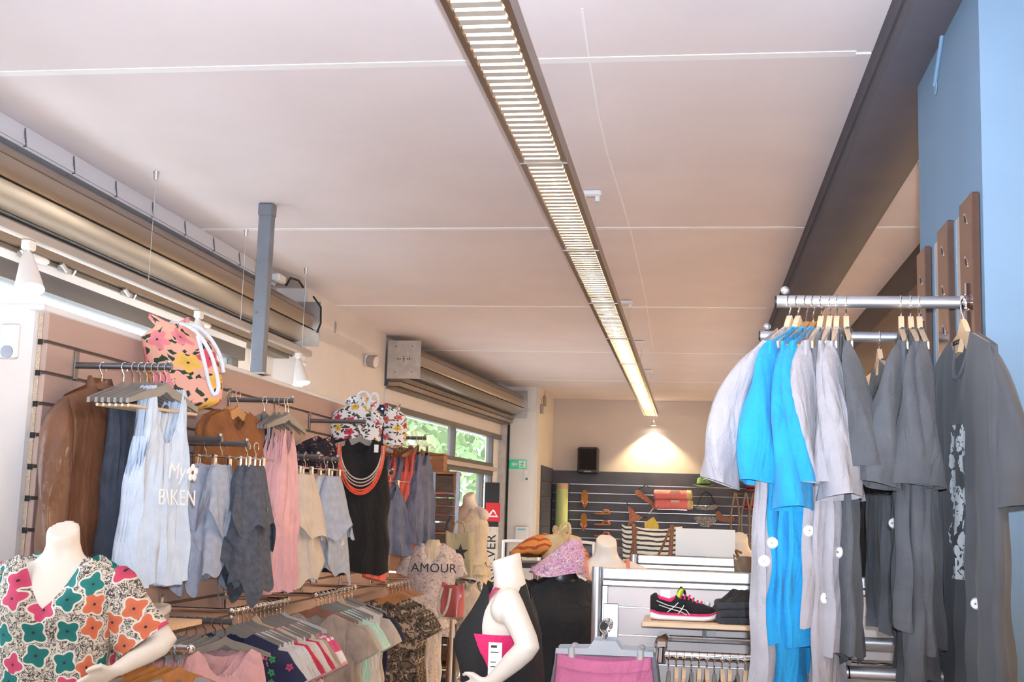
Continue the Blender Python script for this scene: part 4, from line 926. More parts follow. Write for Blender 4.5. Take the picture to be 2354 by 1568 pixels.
def velour_shirt(name, label, x, mn, L, seed, flare=-.06, tags=(), y=3.30, z=2.175, sl_len=.34, rot=0.0, kind='wood', wd=.42, sw=.075, hang=True, dep=.030):
    loc = (x, y, z+.0165); rz = -PI/2+rot
    b = body(((0, .425), (.10, .44), (.3, wd), (1, wd+.02)), L, ztop=-.090, drop=.060, neck=(.26, .12, .018), folds=(6, .011), seed=seed, rows=30, depth=((0, .022), (.12, dep), (.6, dep+.008), (1, dep+.016)), hem=.012)
    o = cloth(name, label, 'shirt', b.mesh(name, mn), loc, rz, 'velour shirts on the column rails')
    sleeve(MB(), (.185, 0, -.150), (.235, flare, -.165-sl_len), .014, sw*.62, .040, .050, (.35, 1, .25), seed, 12, 24, bend=(.03, flare*.25, .0), wob=.008).build('sleeve', mn, o)
    sleeve(MB(), (-.185, 0, -.150), (-.235, flare*.4, -.165-sl_len), .014, sw*.5, .04, .045, (.35, 1, 0), seed+1, 8, 20, wob=.008).build('sleeve', mn, o)
    rib = MB(); rib.open = True
    pts = [Vector((.052*math.cos(a), -.022*math.sin(a) if math.sin(a) > 0 else -.012*math.sin(a), -.094 - (.112*max(0, math.sin(a))**.9))) for a in [2*PI*k/24 for k in range(25)]]
    rib.tube(pts, .004, 6, cap=False); rib.build('neck_rib', mn, o)
    mw = Matrix.Translation(Vector(loc)) @ Matrix.Rotation(rz, 4, 'Z')
    tree_ = BVHTree.FromPolygons([tuple(v) for v in b.v], b.f); inv = mw.inverted(); e_ = inv @ EYEP
    for (px, py, ty) in tags:
        for dx in (0, 6, -6, 12, -12, 20, -20, 28, -28, 38, -38):
            h, nrm, _, _ = tree_.ray_cast(e_, (inv @ atY(px+dx, py, 3.0) - e_).normalized())
            if h is not None: break
        if h is None: continue
        view = (e_-h).normalized(); nrm = (nrm if nrm.dot(view) > 0 else -nrm); nrm = (nrm + view).normalized(); p = h + nrm*.001
        tg = MB().tube([p, p+nrm*.007], [.0145, .011], 18).build('security_tag', 'white_plastic', o); MB().disc(p+nrm*.007, nrm, .0025, .001, 6).build('tag_pin', 'grey_plastic', tg)
    if hang:
        plain_hanger(kind, ('light wooden' if kind == 'wood' else 'orange wooden') + ' hanger of the ' + label.replace(',', '').replace(' velour', '').replace(' with white flower print', ''), loc, rz, 'wooden hangers on the column rail')
    return o
velour_shirt('grey_shirt', 'pale grey velour shirt, leftmost on the column rail', .246, 'velour_grey', .985, 201, -.105, [(1757, 1290, 3.10)], dep=.05, wd=.46, rot=-.38)
velour_shirt('blue_shirt', 'bright blue velour shirt, leftmost of the three blue ones', .268, 'velour_blue', .885, 202, -.02, [(1775, 1248, 3.06), (1806, 1282, 3.06)], rot=-.42)
velour_shirt('blue_shirt', 'bright blue velour shirt, longest and middle of the blue ones', .290, 'velour_blue', .985, 203, .035, [(1832, 1395, 3.06)], sl_len=.40, kind='orange', rot=-.38)
velour_shirt('blue_shirt', 'bright blue velour shirt, rightmost of the three blue ones', .308, 'velour_blue', .90, 204, .02, [], kind='orange', rot=-.34)
velour_shirt('grey_shirt', 'mid grey velour shirt right beside the blue ones', .328, 'velour_grey', .86, 205, -.01, [(1860, 1220, 3.06)], rot=-.28)
velour_shirt('grey_shirt', 'mid grey velour shirt with broad sleeve, middle of the rail', .350, 'velour_grey', 1.0, 206, .05, [(1897, 1375, 3.06)], sl_len=.37, sw=.085, rot=-.22)
velour_shirt('grey_shirt', 'mid grey velour shirt left of the first dark one', .368, 'velour_grey', .92, 207, .01, [], rot=-.18)
velour_shirt('dark_grey_shirt', 'dark grey velour shirt ending the left group on the rail', .392, 'velour_dark', .92, 208, .03, [(1930, 1270, 3.06)], sl_len=.30, rot=-.10)
velour_shirt('dark_grey_shirt', 'dark grey velour shirt left of the gap by the standards', .532, 'velour_dark', .84, 209, -.06, [(2043, 1203, 3.08)], rot=-.14)
velour_shirt('dark_grey_shirt', 'dark grey velour shirt with long folds near the standards', .556, 'velour_dark', .975, 210, -.02, [(2082, 1356, 3.08)], dep=.06, rot=-.10)
velour_shirt('dark_grey_shirt', 'dark grey velour shirt next to the printed one', .578, 'velour_dark', .90, 211, -.01, [], dep=.05, rot=-.12)
def printed(name, base, ink):
    m = bpy.data.materials.new(name); m.use_nodes = True; t = m.node_tree; b = t.nodes['Principled BSDF']; b.inputs['Roughness'].default_value = .9; b.inputs['Sheen Weight'].default_value = .12
    tc = nd(t, 'ShaderNodeTexCoord'); sx = nd(t, 'ShaderNodeSeparateXYZ'); t.links.new(tc.outputs['UV'], sx.inputs[0])
    n = nd(t, 'ShaderNodeTexVoronoi'); n.inputs['Scale'].default_value = 26; t.links.new(tc.outputs['UV'], n.inputs['Vector'])
    n2 = nd(t, 'ShaderNodeTexNoise'); n2.inputs['Scale'].default_value = 40; n2.inputs['Detail'].default_value = 4; n2.inputs['Distortion'].default_value = 2; t.links.new(tc.outputs['UV'], n2.inputs['Vector'])
    nb2 = nd(t, 'ShaderNodeTexNoise'); nb2.inputs['Scale'].default_value = 14; t.links.new(tc.outputs['UV'], nb2.inputs['Vector'])
    inx = mth(t, 'LESS_THAN', mth(t, 'ABSOLUTE', mth(t, 'ADD', sx.outputs[0], mth(t, 'MULTIPLY', mth(t, 'SUBTRACT', nb2.outputs['Fac'], .5), .16))), .045)
    inz = mth(t, 'MULTIPLY', mth(t, 'LESS_THAN', sx.outputs[1], -.32), mth(t, 'GREATER_THAN', sx.outputs[1], -.70))
    blob = mth(t, 'LESS_THAN', mth(t, 'ADD', n.outputs['Distance'], mth(t, 'MULTIPLY', n2.outputs['Fac'], .5)), .78)
    dark = mth(t, 'GREATER_THAN', n2.outputs['Fac'], .60)
    msk = mth(t, 'MULTIPLY', mth(t, 'MULTIPLY', inx, inz), 1.0)
    nzc = nd(t, 'ShaderNodeTexNoise'); nzc.inputs['Scale'].default_value = 9; t.links.new(tc.outputs['Object'], nzc.inputs['Vector'])
    bc = mixc(t, nzc.outputs['Fac'], tuple(c*.8 for c in base), tuple(c*1.2 for c in base))
    ic = mixc(t, mth(t, 'MULTIPLY', blob, mth(t, 'SUBTRACT', 1.0, dark)), mixc(t, .55, bc, (.02, .02, .03)), ink)
    t.links.new(mixc(t, msk, bc, ic), b.inputs['Base Color']); M[name] = m
printed('velour_printed', (.08, .085, .098), (.72, .78, .82))
pr_ = velour_shirt('printed_shirt', 'dark grey V neck shirt with white flower print beside the blue column', .668, 'velour_printed', 1.06, 212, .035, [(2245, 1388, 2.985)], y=3.20, z=2.152, rot=.13, sl_len=.36, dep=.045, wd=.46, sw=.08)
tm_ = part(text_mesh('ROXY', .018, 'print_black'), 'brand_mark', [c for c in bpy.data.objects if c.get('label', '').startswith('light wooden hanger of the dark grey V neck')][0], (-.035, -.008, -.115), (PI/2, 0, 0))
for k, (px, py, L) in enumerate(((2095, 850, .30), (2108, 860, .34), (2102, 870, .28))):
    q = MB(); q.tube([atY(px, py, 3.12), atY(px+12, py+150, 3.11)], .003, 5); q.build('tag_cord', 'paper', bpy.data.objects['dark_grey_shirt.002'])
    q_ = bpy.data.objects['dark_grey_shirt.002']; o_ = [c for c in bpy.data.objects if c.name.startswith('tag_cord')][-1]; o_.matrix_parent_inverse = (Matrix.Translation(q_.location) @ Matrix.Rotation(q_.rotation_euler.z, 4, 'Z')).inverted()
# shirts on the farther upper rail
for k, (x, mn) in enumerate(((.36, 'velour_dark'), (.40, 'velour_dark'), (.57, 'velour_dark'))):
    velour_shirt('dark_grey_shirt', 'dark grey shirt on the farther column rail, ' + ('left', 'middle', 'right')[k] + ' of three', x, mn, .80+.05*k, 220+k, .03, [], y=3.95, z=2.177)
# low clip hangers and blue shorts
for k, x in enumerate((.20, .39, .52, .56, .60, .63)):
    clip_hanger('chrome clip hanger on the bottom right rail, %s from the left' % ORD[k], (x, 3.30, 1.222+.0165), -PI/2+.1*k, 'clip hangers on the bottom right rail', .07)
cloth('blue_shorts', 'bright blue shorts clipped at the bottom right beneath the shirts', 'shorts', draped(.15, .44, .40, .04, .30, 5, 7, .2).mesh('blue_shorts', 'velour_blue'), (.20, 3.30, 1.222-.075), -PI/2)
for k, x in enumerate((.39, .55)): cloth('dark_shorts', 'dark grey shorts clipped on the bottom right rail, ' + ('left', 'right')[k] + ' pair', 'shorts', draped(.15, .34, .40, .04, .16, 8+k).mesh('dark_shorts', 'velour_dark' if k else 'navy_cloth'), (x, 3.30, 1.222-.075), -PI/2)
# black coat on a floor rack behind
fr = thing('floor_rack', 'chrome floor rack carrying the long black coat behind the shirts', 'clothes rail', (0, 4.85, 0))
MB().tube([(.62, 0, 1.88), (1.45, 0, 1.88)], .013, 10).build('top_bar', 'chrome', fr)
for x in (.66, 1.42): MB().tube([(x, 0, 0), (x, 0, 1.88)], .013, 10).build('upright', 'chrome', fr); MB().tube([(x, -.22, .02), (x, .22, .02)], .014, 8).build('foot', 'chrome', fr)
cb_ = body(((0, .38), (.1, .42), (1, .46)), .95, ztop=-.10, drop=.06, neck=(.3, .05, .0), folds=(3, .01), seed=231, depth=((0, .05), (.2, .12), (1, .14)))
o = cloth('black_coat', 'long black coat hanging behind the velour shirts', 'coat', cb_.mesh('black_coat', 'black_cloth'), (.79, 4.85, 1.893), -.5)
sleeve(MB(), (-.17, -.02, -.17), (-.22, -.05, -.75), .065, .055, .05, .04, (1, 0, 0), 3).build('sleeve', 'black_cloth', o); sleeve(MB(), (.17, -.02, -.17), (.22, -.05, -.75), .065, .055, .05, .04, (1, 0, 0), 4).build('sleeve', 'black_cloth', o)
plain_hanger('brown', 'brown wooden hanger of the long black coat', (.79, 4.85, 1.893), -.5, 'hangers of the floor rack')
# ------------------------------------------------------------------ mannequins
def mannequin(name, label, loc, rz, arms=(), neck_h=1.49, s=1.0, skin='mannequin', legs=True, lean=0.0, voxel=.007, cut=.55):
    """headless figure grown from overlapping lofts and fused into one surface"""
    mb = MB()
    def ring(z, rx, ry, cy=0.0, cx=0.0, n=28, tilt=0.0): return [Vector((cx+math.cos(2*PI*k/n)*rx, cy+math.sin(2*PI*k/n)*ry, z + tilt*math.sin(2*PI*k/n)*ry)) for k in range(n)]
    d = neck_h-1.49
    T = [(.80, .150, .110, .01), (.86, .168, .118, .015), (.92, .160, .112, .01), (1.0, .125, .092, .0), (1.05, .115, .085, -.005), (1.12, .128, .092, -.01), (1.20, .142, .104, -.015), (1.26, .148, .104, -.01), (1.31, .152, .094, .0), (1.345, .148, .078, .008), (1.372, .118, .064, .014), (1.392, .085, .058, .014), (1.412, .062, .055, .010), (1.44, .052, .051, .004), (1.49, .050, .051, -.006)]
    R = [ring(z+d, rx, ry, cy, tilt=(cut if i == len(T)-1 else cut*.5 if i == len(T)-2 else 0)) for i, (z, rx, ry, cy) in enumerate(T)]
    mb.loft(R, True, True)
    for sg in (-1, 1):
        mb.ball((sg*.066, -.072, 1.205+d), .056, 14, 10, (1, .85, 1)); mb.ball((sg*.165, .008, 1.322+d), .052, 14, 10, (1, .95, .95))
        mb.tube([(sg*.10, .012, 1.36+d), (sg*.165, .008, 1.335+d)], .040, 12)
        if legs: mb.tube([(sg*.085, .0, .90+d), (sg*.095, .005, .70+d), (sg*.09, .0, .48), (sg*.09, .02, .30), (sg*.09, .01, .06)], [.095, .085, .055, .053, .034], 16); mb.ball((sg*.09, -.05, .035), .05, 10, 6, (.8, 2, .6))
    for (S, E, Wt, hd) in arms:
        S, E, Wt = Vector(S), Vector(E), Vector(Wt); m1 = S.lerp(E, .5); m2 = E.lerp(Wt, .4)
        mb.tube([S, S.lerp(E, .25), m1, E.lerp(S, .12), E, E.lerp(Wt, .12), m2, E.lerp(Wt, .75), Wt], [.046, .046, .043, .039, .036, .038, .036, .028, .023], 16)
        if hd:
            hdv, side = Vector(hd[0]).normalized(), Vector(hd[1]).normalized(); nr = hdv.cross(side).normalized()
            palm = [Wt, Wt+hdv*.025, Wt+hdv*.055, Wt+hdv*.085]
            rings = []
            for i, (p, rw, rt_) in enumerate(zip(palm, (.022, .034, .040, .037), (.017, .016, .014, .011))):
                rings.append([p + side*(math.cos(2*PI*k/14)*rw) + nr*(math.sin(2*PI*k/14)*rt_) for k in range(14)])
            mb.loft(rings, True, True)
            for f, (off, ln) in enumerate(((.029, .062), (.010, .072), (-.010, .068), (-.028, .052))):
                b0 = palm[3] + side*off; curl = Vector(hd[2])
                mb.tube([b0 - hdv*.012, b0 + hdv*ln*.4 + curl*ln*.10, b0 + hdv*ln*.72 + curl*ln*.35, b0 + hdv*ln*.92 + curl*ln*.68], [.0092, .0088, .0080, .0062], 8)
            tb = palm[1] + side*.03
            mb.tube([tb - side*.012, tb + side*.022 + hdv*.018, tb + side*.034 + hdv*.042 + Vector(hd[2])*.008, tb + side*.036 + hdv*.062 + Vector(hd[2])*.018], [.012, .0105, .0092, .0070], 8)
    o = mb.build('body', skin, None, angle=180)
    rm = o.modifiers.new('fuse', 'REMESH'); rm.mode = 'VOXEL'; rm.voxel_size = voxel; rm.use_smooth_shade = True
    sm_ = o.modifiers.new('soften', 'SMOOTH'); sm_.factor = .5; sm_.iterations = 4
    o.name = name; tag(o, label, 'mannequin'); o.location = loc; o.rotation_euler = (lean, 0, rz); o.scale = (s, s, s)
    if legs:
        b = MB(); b.tube([(0, .02, 0), (0, .02, .012)], .19, 28); b.build('base_plate', 'galvanised', o)
    return o
# flowered blouse mannequin
m1 = mannequin('mannequin', 'headless cream mannequin in the flowered blouse, hand on hip', (-1.985, 3.72, 0), .10,
               [((.168, .008, 1.32), (.340, .045, 1.160), (.232, -.075, 1.082), ((-.85, -.15, -.42), (.05, -.75, .65), (-.35, .75, -.45))),
                ((-.168, .008, 1.32), (-.315, .05, 1.145), (-.165, -.06, .985), ((.55, -.35, -.55), (-.15, -.9, .3), (.6, .6, -.3)))], 1.502)
def vbody(w, L, ztop, drop, nf, vd, bd, depth, seed, folds=(5, .012), rows=26, N=64, arm=None, bst=.048, bz=.165, bw=.07):
    g = random.Random(seed); ph = [g.random()*6.28 for _ in range(5)]; mb = MB(); mb.open = True; rings = []; uvs = []
    for r in range(rows+1):
        t = r/rows; W = lerp_prof(w, t); D = lerp_prof(depth, t); ring = []; uv = []
        for k in range(N+1):
            a = 2*PI*(k % N)/N; c, s2 = math.cos(a), math.sin(a); A = abs(c); front = s2 < 0
            zt = ztop - drop*max(0, A-nf)/(1-nf)
            if A < nf: zt -= (vd*(1-(A/nf)**1.35) if front else bd*(1-(A/nf)**2))
            if arm and A > arm[0]: zt -= arm[1]*sm(0, 1, (A-arm[0])/(1-arm[0]))
            z = zt + (ztop-L-zt)*t + .006*math.sin(4*a+ph[0])*t
            f = folds[1]*t*(math.sin(folds[0]*a+ph[1]) + .5*math.sin((folds[0]+4)*a+ph[2]+2*t))
            yb = D/2*math.copysign(abs(s2)**.75, s2); bust = (-bst*math.exp(-((z-(ztop-bz))/bw)**2)*(1 if front else 0)*(1-c*c))
            ring.append(Vector((c*W/2 + f*c, yb + f*s2 + bust, z))); uv.append((a/(2*PI)*1.05, z))
        rings.append(ring[:N]); uvs.append(uv)
    mb.loft(rings, uv=lambda i, k: uvs[i][k]); return mb
bl_ = vbody(((0, .40), (.15, .405), (.4, .375), (.7, .34), (1, .38)), .62, 1.425, .048, .50, .165, .03, ((0, .135), (.15, .225), (.5, .235), (1, .26)), 301)
bo = bl_.build('flowered_blouse', 'blouse_print', m1)
for sg in (-1, 1):
    sleeve(MB(), (sg*.118, .008, 1.368), (sg*.275, .03, 1.160), .092, .088, .088, .076, (.9*sg, 0, .8), 305+sg, 8, 22, wob=.006).build('sleeve', 'blouse_print', bo)
# sporty mannequin turned to the left
m2 = mannequin('mannequin', 'headless cream mannequin in black mesh tank and pink sports bra', (-.645, 4.33, 0), -1.50,
               [((.165, .01, 1.32), (.250, .100, 1.165), (.185, -.03, 1.035), ((-.45, -.75, -.35), (.3, -.5, .8), (-.8, .3, -.2))),
                ((-.165, .01, 1.32), (-.230, -.06, 1.09), (-.17, -.12, .955), ((.5, -.5, -.5), (-.2, -.8, .3), (.6, .6, -.3)))], 1.442, cut=.35)
mat('mesh_black', (.012, .012, .013), .7, bump=.6, bscale=260)
fabric('bra_pink', (.80, .03, .16), .06)
ZS = 1.442-1.49
def wrapring(z, rx, ry, cy, off): return [Vector((math.cos(2*PI*k/40)*(rx+off), cy+math.sin(2*PI*k/40)*(ry+off)-(.030*math.exp(-((abs(math.cos(2*PI*k/40))-.48)/.35)**2) if math.sin(2*PI*k/40) < -.2 and 1.12 < z < 1.30 else 0), z+ZS)) for k in range(40)]
br_ = MB(); br_.open = True; br_.loft([wrapring(z, rx, ry, cy, .006) for z, rx, ry, cy in ((1.095, .124, .090, -.01), (1.12, .130, .094, -.01), (1.16, .136, .102, -.012), (1.20, .143, .106, -.015), (1.235, .146, .106, -.012))]); br_.build('sports_bra', 'bra_pink', m2)
bb_ = MB(); bb_.open = True; bb_.loft([wrapring(z, rx, ry, cy, .008) for z, rx, ry, cy in ((1.07, .120, .088, -.008), (1.10, .125, .091, -.01))]); bb_.build('bra_band', 'magenta_cloth', m2)
tk_ = vbody(((0, .24), (.2, .28), (.45, .33), (.7, .36), (1, .42)), .66, 1.405+ZS, .02, .62, .19, .06, ((0, .175), (.2, .255), (.5, .28), (1, .31)), 311, arm=(.86, .25), bst=.058, bz=.19, bw=.10); tk_.build('mesh_tank', 'mesh_black', m2)
for sg in (-1, 1):
    q = MB(); q.tube([(sg*.070, -.125, 1.165), (sg*.085, -.100, 1.25), (sg*.090, -.03, 1.338), (sg*.080, .04, 1.325), (sg*.05, .085, 1.24), (sg*.03, .092, 1.16)], .016, 8, rx=.004); q.build('bra_strap', 'bra_pink', m2)
tg_ = MB(); tg_.box((.170, -.040, 1.055), (.174, .005, 1.165)); t_ = tg_.build('swing_tag', 'paper', m2, smooth=False)
for q, (z, h, w_) in enumerate(((1.148, .008, .020), (1.132, .003, .026), (1.10, .003, .018), (1.085, .003, .022))): MB().box((.1742, -.032, z), (.1748, -.032+w_, z+h)).build('tag_print', 'print_black', t_, smooth=False)
# black draped mannequin with scarf
mk = mannequin('mannequin', 'black figure in a black dress with sheer sleeve, wearing the knitted scarf', (-.545, 5.25, 0), .35, [((-.168, .008, 1.32), (-.225, -.02, 1.07), (-.23, -.06, .84), None), ((.168, .008, 1.32), (.215, .0, 1.07), (.22, -.06, .84), None)], 1.42, skin='black_plastic', voxel=.009)
vbody(((0, .33), (.12, .38), (.4, .33), (1, .46)), .80, 1.335, .06, .36, .03, .01, ((0, .13), (.2, .24), (.5, .22), (1, .34)), 321).build('black_dress', 'black_cloth', mk)
mat('sheer_black', (.075, .066, .055), .32, sheen=.3, coat=.25)
for sg in (-1, 1): sleeve(MB(), (sg*.168, .008, 1.275), (sg*.232, -.055, .85), .060, .048, .058, .046, (1, 0, 0), 3, wob=.004).build('sheer_sleeve', 'sheer_black', mk)
sf = MB(); sf.open = True; rings = []; uvs = []
for r in range(15):
    t = r/14; ring = []; uv = []
    for k in range(37):
        a = 2*PI*(k % 36)/36; R_ = .014+.098*t**.75+.010*math.sin(5*a+6*t)*t
        ring.append(Vector((math.cos(a)*R_*1.08 + .055*(1-t) - .012*t, math.sin(a)*R_*.9, .150*(1-t)+.010*math.sin(3*a+t*4)*t))); uv.append((a*.12, t*.25))
    rings.append(ring[:36]); uvs.append(uv)
sf.loft(rings, cap0=True, uv=lambda i, k: uvs[i][k])
so = cloth('knit_scarf', 'pink and blue knitted scarf draped over the black figure', 'scarf', sf.mesh('knit_scarf', 'scarf_knit'), (-.545, 5.24, 1.345), 0); so.location.x = -.55
# bikini mannequin behind the gondola
m3 = mannequin('mannequin', 'headless cream mannequin with coral bra straps behind the gondola', (-.405, 5.85, 0), .2, [((-.168, .008, 1.32), (-.22, .0, 1.06), (-.2, -.06, .82), None), ((.168, .008, 1.32), (.22, 0, 1.06), (.2, -.06, .82), None)], 1.482, voxel=.009)
fabric('strap_coral', (.72, .25, .17), .05)
for sg in (-1, 1):
    q = MB(); q.tube([(sg*.075, -.115, 1.23), (sg*.095, -.090, 1.32), (sg*.10, -.02, 1.395), (sg*.085, .06, 1.36), (sg*.06, .09, 1.25)], .009, 8, rx=.004); q.build('bra_strap', 'strap_coral', m3)
q = MB(); q.open = True; ZS = -.008; q.loft([wrapring(z, rx, ry, cy, .007) for z, rx, ry, cy in ((1.13, .132, .095, -.01), (1.18, .140, .104, -.015), (1.235, .146, .106, -.012))]); q.build('bra_cup_band', 'strap_coral', m3)
m4 = mannequin('mannequin', 'headless cream mannequin bust beside the brown bag at the back', (.262, 7.35, 0), 0, [], 1.50, voxel=.011)
# lace top mannequin by the wood shelving
m5 = mannequin('mannequin', 'headless mannequin in an ivory lace top beside the wooden shelving', (-1.84, 10.1, .23), -.6, [], 1.50, voxel=.011)
vbody(((0, .34), (.15, .40), (.5, .36), (1, .42)), .62, 1.39, .06, .45, .06, .02, ((0, .12), (.2, .24), (1, .28)), 331).build('lace_top', 'ivory_lace', m5)
for k in range(3): vbody(((0, .37+.02*k), (1, .42+.02*k)), .09, 1.02-.08*k, 0, .3, 0, 0, ((0, .26), (1, .31)), 340+k, folds=(9, .010), rows=5).build('ruffle', 'ivory_lace', m5)
ps_ = thing('display_plinth', 'low plinth under the ivory lace mannequin', 'plinth', (-1.84, 10.1, 0)); MB().box((-.28, -.28, 0), (.28, .28, .225), ch=.01).build('plinth_block', 'wall_white', ps_)
# printed tee on a torso at the end of the slat wall
am = thing('torso_form', 'torso form in a pink print tee lettered AMOUR', 'torso form', (-1.865, 8.85, 0), .15)
vbody(((0, .33), (.15, .36), (.6, .32), (1, .36)), .66, 1.36, .05, .42, .07, .02, ((0, .10), (.2, .22), (1, .24)), 351, bst=0.0).build('print_tee', 'sketch_print', am)
for sg in (-1, 1): sleeve(MB(), (sg*.145, .0, 1.285), (sg*.20, .0, 1.12), .062, .060, .055, .05, (1, 0, .6), 3).build('sleeve', 'sketch_print', am)
MB().tube([(0, 0, 0), (0, 0, .72)], .016, 10).build('stand_pole', 'chrome', am); MB().tube([(0, 0, 0), (0, 0, .015)], .16, 24).build('stand_base', 'chrome', am)
q = MB(); q.loft([[Vector((math.cos(2*PI*k/24)*rx, math.sin(2*PI*k/24)*ry, z)) for k in range(24)] for z, rx, ry in ((.72, .13, .09), (1.0, .115, .08), (1.2, .14, .09), (1.3, .14, .07), (1.345, .06, .05), (1.38, .045, .045))], True, True); q.build('torso', 'ivory_lace', am)
part(text_mesh('AMOUR', .088, 'print_black', .001, 1.05), 'lettering', am, (.02, -.130, 1.155), (PI/2, 0, 0))
# ------------------------------------------------------------------ gondola shelving in the middle
mat('gondola_white', (.74, .665, .65), .5, var=.03)
def gondola(name, label, x0, x1, y, zt, panel, post=True):
    o = thing(name, label, 'gondola', (0, y, 0))
    for x in (x0, x1): MB().tube([(x, 0, 0), (x, 0, zt)], .0195, 20).build('post', 'alu_satin', o)
    MB().box((x0+.022, -.018, zt-.044), (x1-.022, .018, zt-.002), ch=.004).build('top_rail', 'alu_satin', o); MB().box((x0+.022, -.014, zt-.068), (x1-.022, .014, zt-.046), ch=.003).build('top_lip', 'alu_satin', o)
    MB().box((x0+.022, -.012, .1), (x0+.040, .012, zt-.07)).build('side_rail', 'alu_satin', o, smooth=False); MB().box((x1-.040, -.012, .1), (x1-.022, .012, zt-.07)).build('side_rail', 'alu_satin', o, smooth=False)
    z = zt-.070; hs_ = [.077]+[.102]*9
    for h in hs_:
        if z-h < .1: break
        MB().box((x0+.041, -.008, z-h+.004), (x1-.041, .008, z), ch=.002).build('slat', 'gondola_white', o); z -= h
    MB().box((x0+.041, -.002, .1), (x1-.041, .006, zt-.08)).build('slot_back', 'alu_satin', o, smooth=False)
    MB().box((x0, -.22, 0), (x1, .22, .10), ch=.01).build('base', 'alu_satin', o)
    return o
g1 = gondola('gondola_stand', 'aluminium gondola with white slats carrying the running shoe', -.358, .88, 4.72, 1.403, True)
MB().disc((-.318, -.019, 1.385), (0, -1, 0), .004, .002, 8).build('screw', 'gunmetal', g1)
g2 = gondola('gondola_stand', 'second aluminium gondola behind, below the striped bag', -.297, .30, 6.3, 1.405, True)
# arm with pink shorts
ga = thing('faceout_hook', 'chrome arm on the gondola carrying the pink shorts', 'display arm', (-.305, 4.71, 1.215))
MB().box((-.028, -.006, -.075), (.030, 0, .055), ch=.003).build('bracket_plate', 'alu_satin', ga); MB().tube([(0, -.005, .0), (-.0, -.33, .0)], .0115, 12).build('arm_tube', 'chrome', ga); MB().tube([(0, -.325, 0), (0, -.335, 0)], .0135, 12).build('end_cap', 'black_rubber', ga); MB().ball((0, -.32, .018), .006).build('end_stop', 'chrome', ga)
_pb = MB(); poly = [(-.17, -.098), (-.058, -.094), (-.038, -.066), (.038, -.066), (.058, -.094), (.17, -.098), (.17, -.116), (-.17, -.116)]
_pb.prism(poly, -.006, .006, lambda x, z, y: Vector((x, y, z))); PBODY = _pb.mesh('hanger_body', 'pale_hanger')
for k, dy in enumerate((-.29, -.22, -.15)):
    la = ('front', 'middle', 'rear')[k]
    h = thing('clip_hanger', 'pale grey plastic clip hanger over the pink shorts, %s one' % la, 'hanger', (-.305, 4.71+dy, 1.2275), (.06, -.1, .12)[k], 'pale clip hangers on the gondola arm')
    part(HOOK, 'hook', h); part(PBODY, 'hanger_body', h)
    for sx in (-.115, .125):
        c = part(PCLIP, 'clip', h, (sx, 0, -.115)); MB().box((-.005, -.0135, -.030), (.005, -.012, .005)).build('clip_spring', 'hanger_wood', c, smooth=False)
    mn = ('pink_terry', 'velour_grey', 'khaki_cloth')[k]
    q = shorts(.325 if k == 0 else .36, .36, .17, 401+k, (4, .010), .05, .55, .02)
    o = cloth('cloth_shorts', ('pink terry shorts clipped on the gondola arm', 'grey shorts just behind the pink shorts', 'khaki shorts at the back of the gondola arm')[k], 'shorts', q.mesh('cloth_shorts', mn), (-.305+.0*k, 4.71+dy, 1.112), (.06, -.1, .12)[k])
    wbm = MB(); wbm.open = True; wbm.loft([[Vector((math.cos(a)*(.166 if k == 0 else .184), math.copysign(abs(math.sin(a))**.6, math.sin(a))*.019 - .006*(z == 1), -.001 - .038*z - .020*(1-math.cos(a)**2)*(1 if math.sin(a) < 0 else .4))) for a in [2*PI*i/40 for i in range(40)]] for z in (0, 1)]); wbm.build('waistband', mn, o)
# wood shelf on gondola, shoe, folded black clothes
gs = thing('wood_shelf', 'pale wood shelf on the gondola under the running shoe', 'shelf', (-.175, 4.40, 1.217)); MB().box((0, 0, -.0), (.62, .305, .0175), ch=.002).build('board', 'shelf_wood', gs)
for x in (.21, .5): MB().box((x, .16, -.045), (x+.014, .305, -.001)).build('bracket', 'black_plastic', gs, smooth=False); MB().box((x+.016, .25, -.05), (x+.05, .31, -.001)).build('bracket_cover', 'glass', gs, smooth=False)
sh = thing('running_shoe', 'black running shoe with pink trim and white crossed stripes', 'shoe', (-.15, 4.50, 1.2347), .03)
LS = .238; pf = [(0, .020), (.04, .030), (.12, .035), (.3, .034), (.5, .036), (.72, .044), (.88, .040), (.97, .026), (1, .012)]
def shoe_rings(zlo, zhi, grow=0.0, n=20):
    rs = []
    for i in range(25):
        t = i/24; w_ = lerp_prof(pf, t)+grow; z0 = zlo(t); z1 = zhi(t); c = .004*math.sin(t*3)
        rs.append([Vector((t*LS, c + math.copysign(abs(math.cos(a))**.8, math.cos(a))*w_, (z0+z1)/2 + math.copysign(abs(math.sin(a))**.8, math.sin(a))*(z1-z0)/2)) for a in [2*PI*k/n for k in range(n)]])
    return rs
base_ = lambda t: .0 + .010*sm(.78, 1, t) + .004*(1-sm(0, .12, t)); mid_ = lambda t: .026 - .004*math.sin(t*PI) + .008*sm(.85, 1, t) + .006*(1-sm(0, .15, t))
b = MB(); b.loft(shoe_rings(base_, mid_, .004), True, True); b.build('sole', 'print_white', sh)
b = MB(); b.loft(shoe_rings(lambda t: mid_(t)-.004, lambda t: mid_(t)+.006, .0045), True, True); b.build('midsole_band', 'bra_pink', sh)
top_ = lambda t: .026 + lerp_prof([(0, .058), (.07, .070), (.16, .052), (.27, .040), (.38, .062), (.52, .060), (.72, .038), (.9, .026), (1, .008)], t)
b = MB(); b.loft(shoe_rings(mid_, top_, -.002), True, True); up_ = b.build('upper', 'black_cloth', sh)
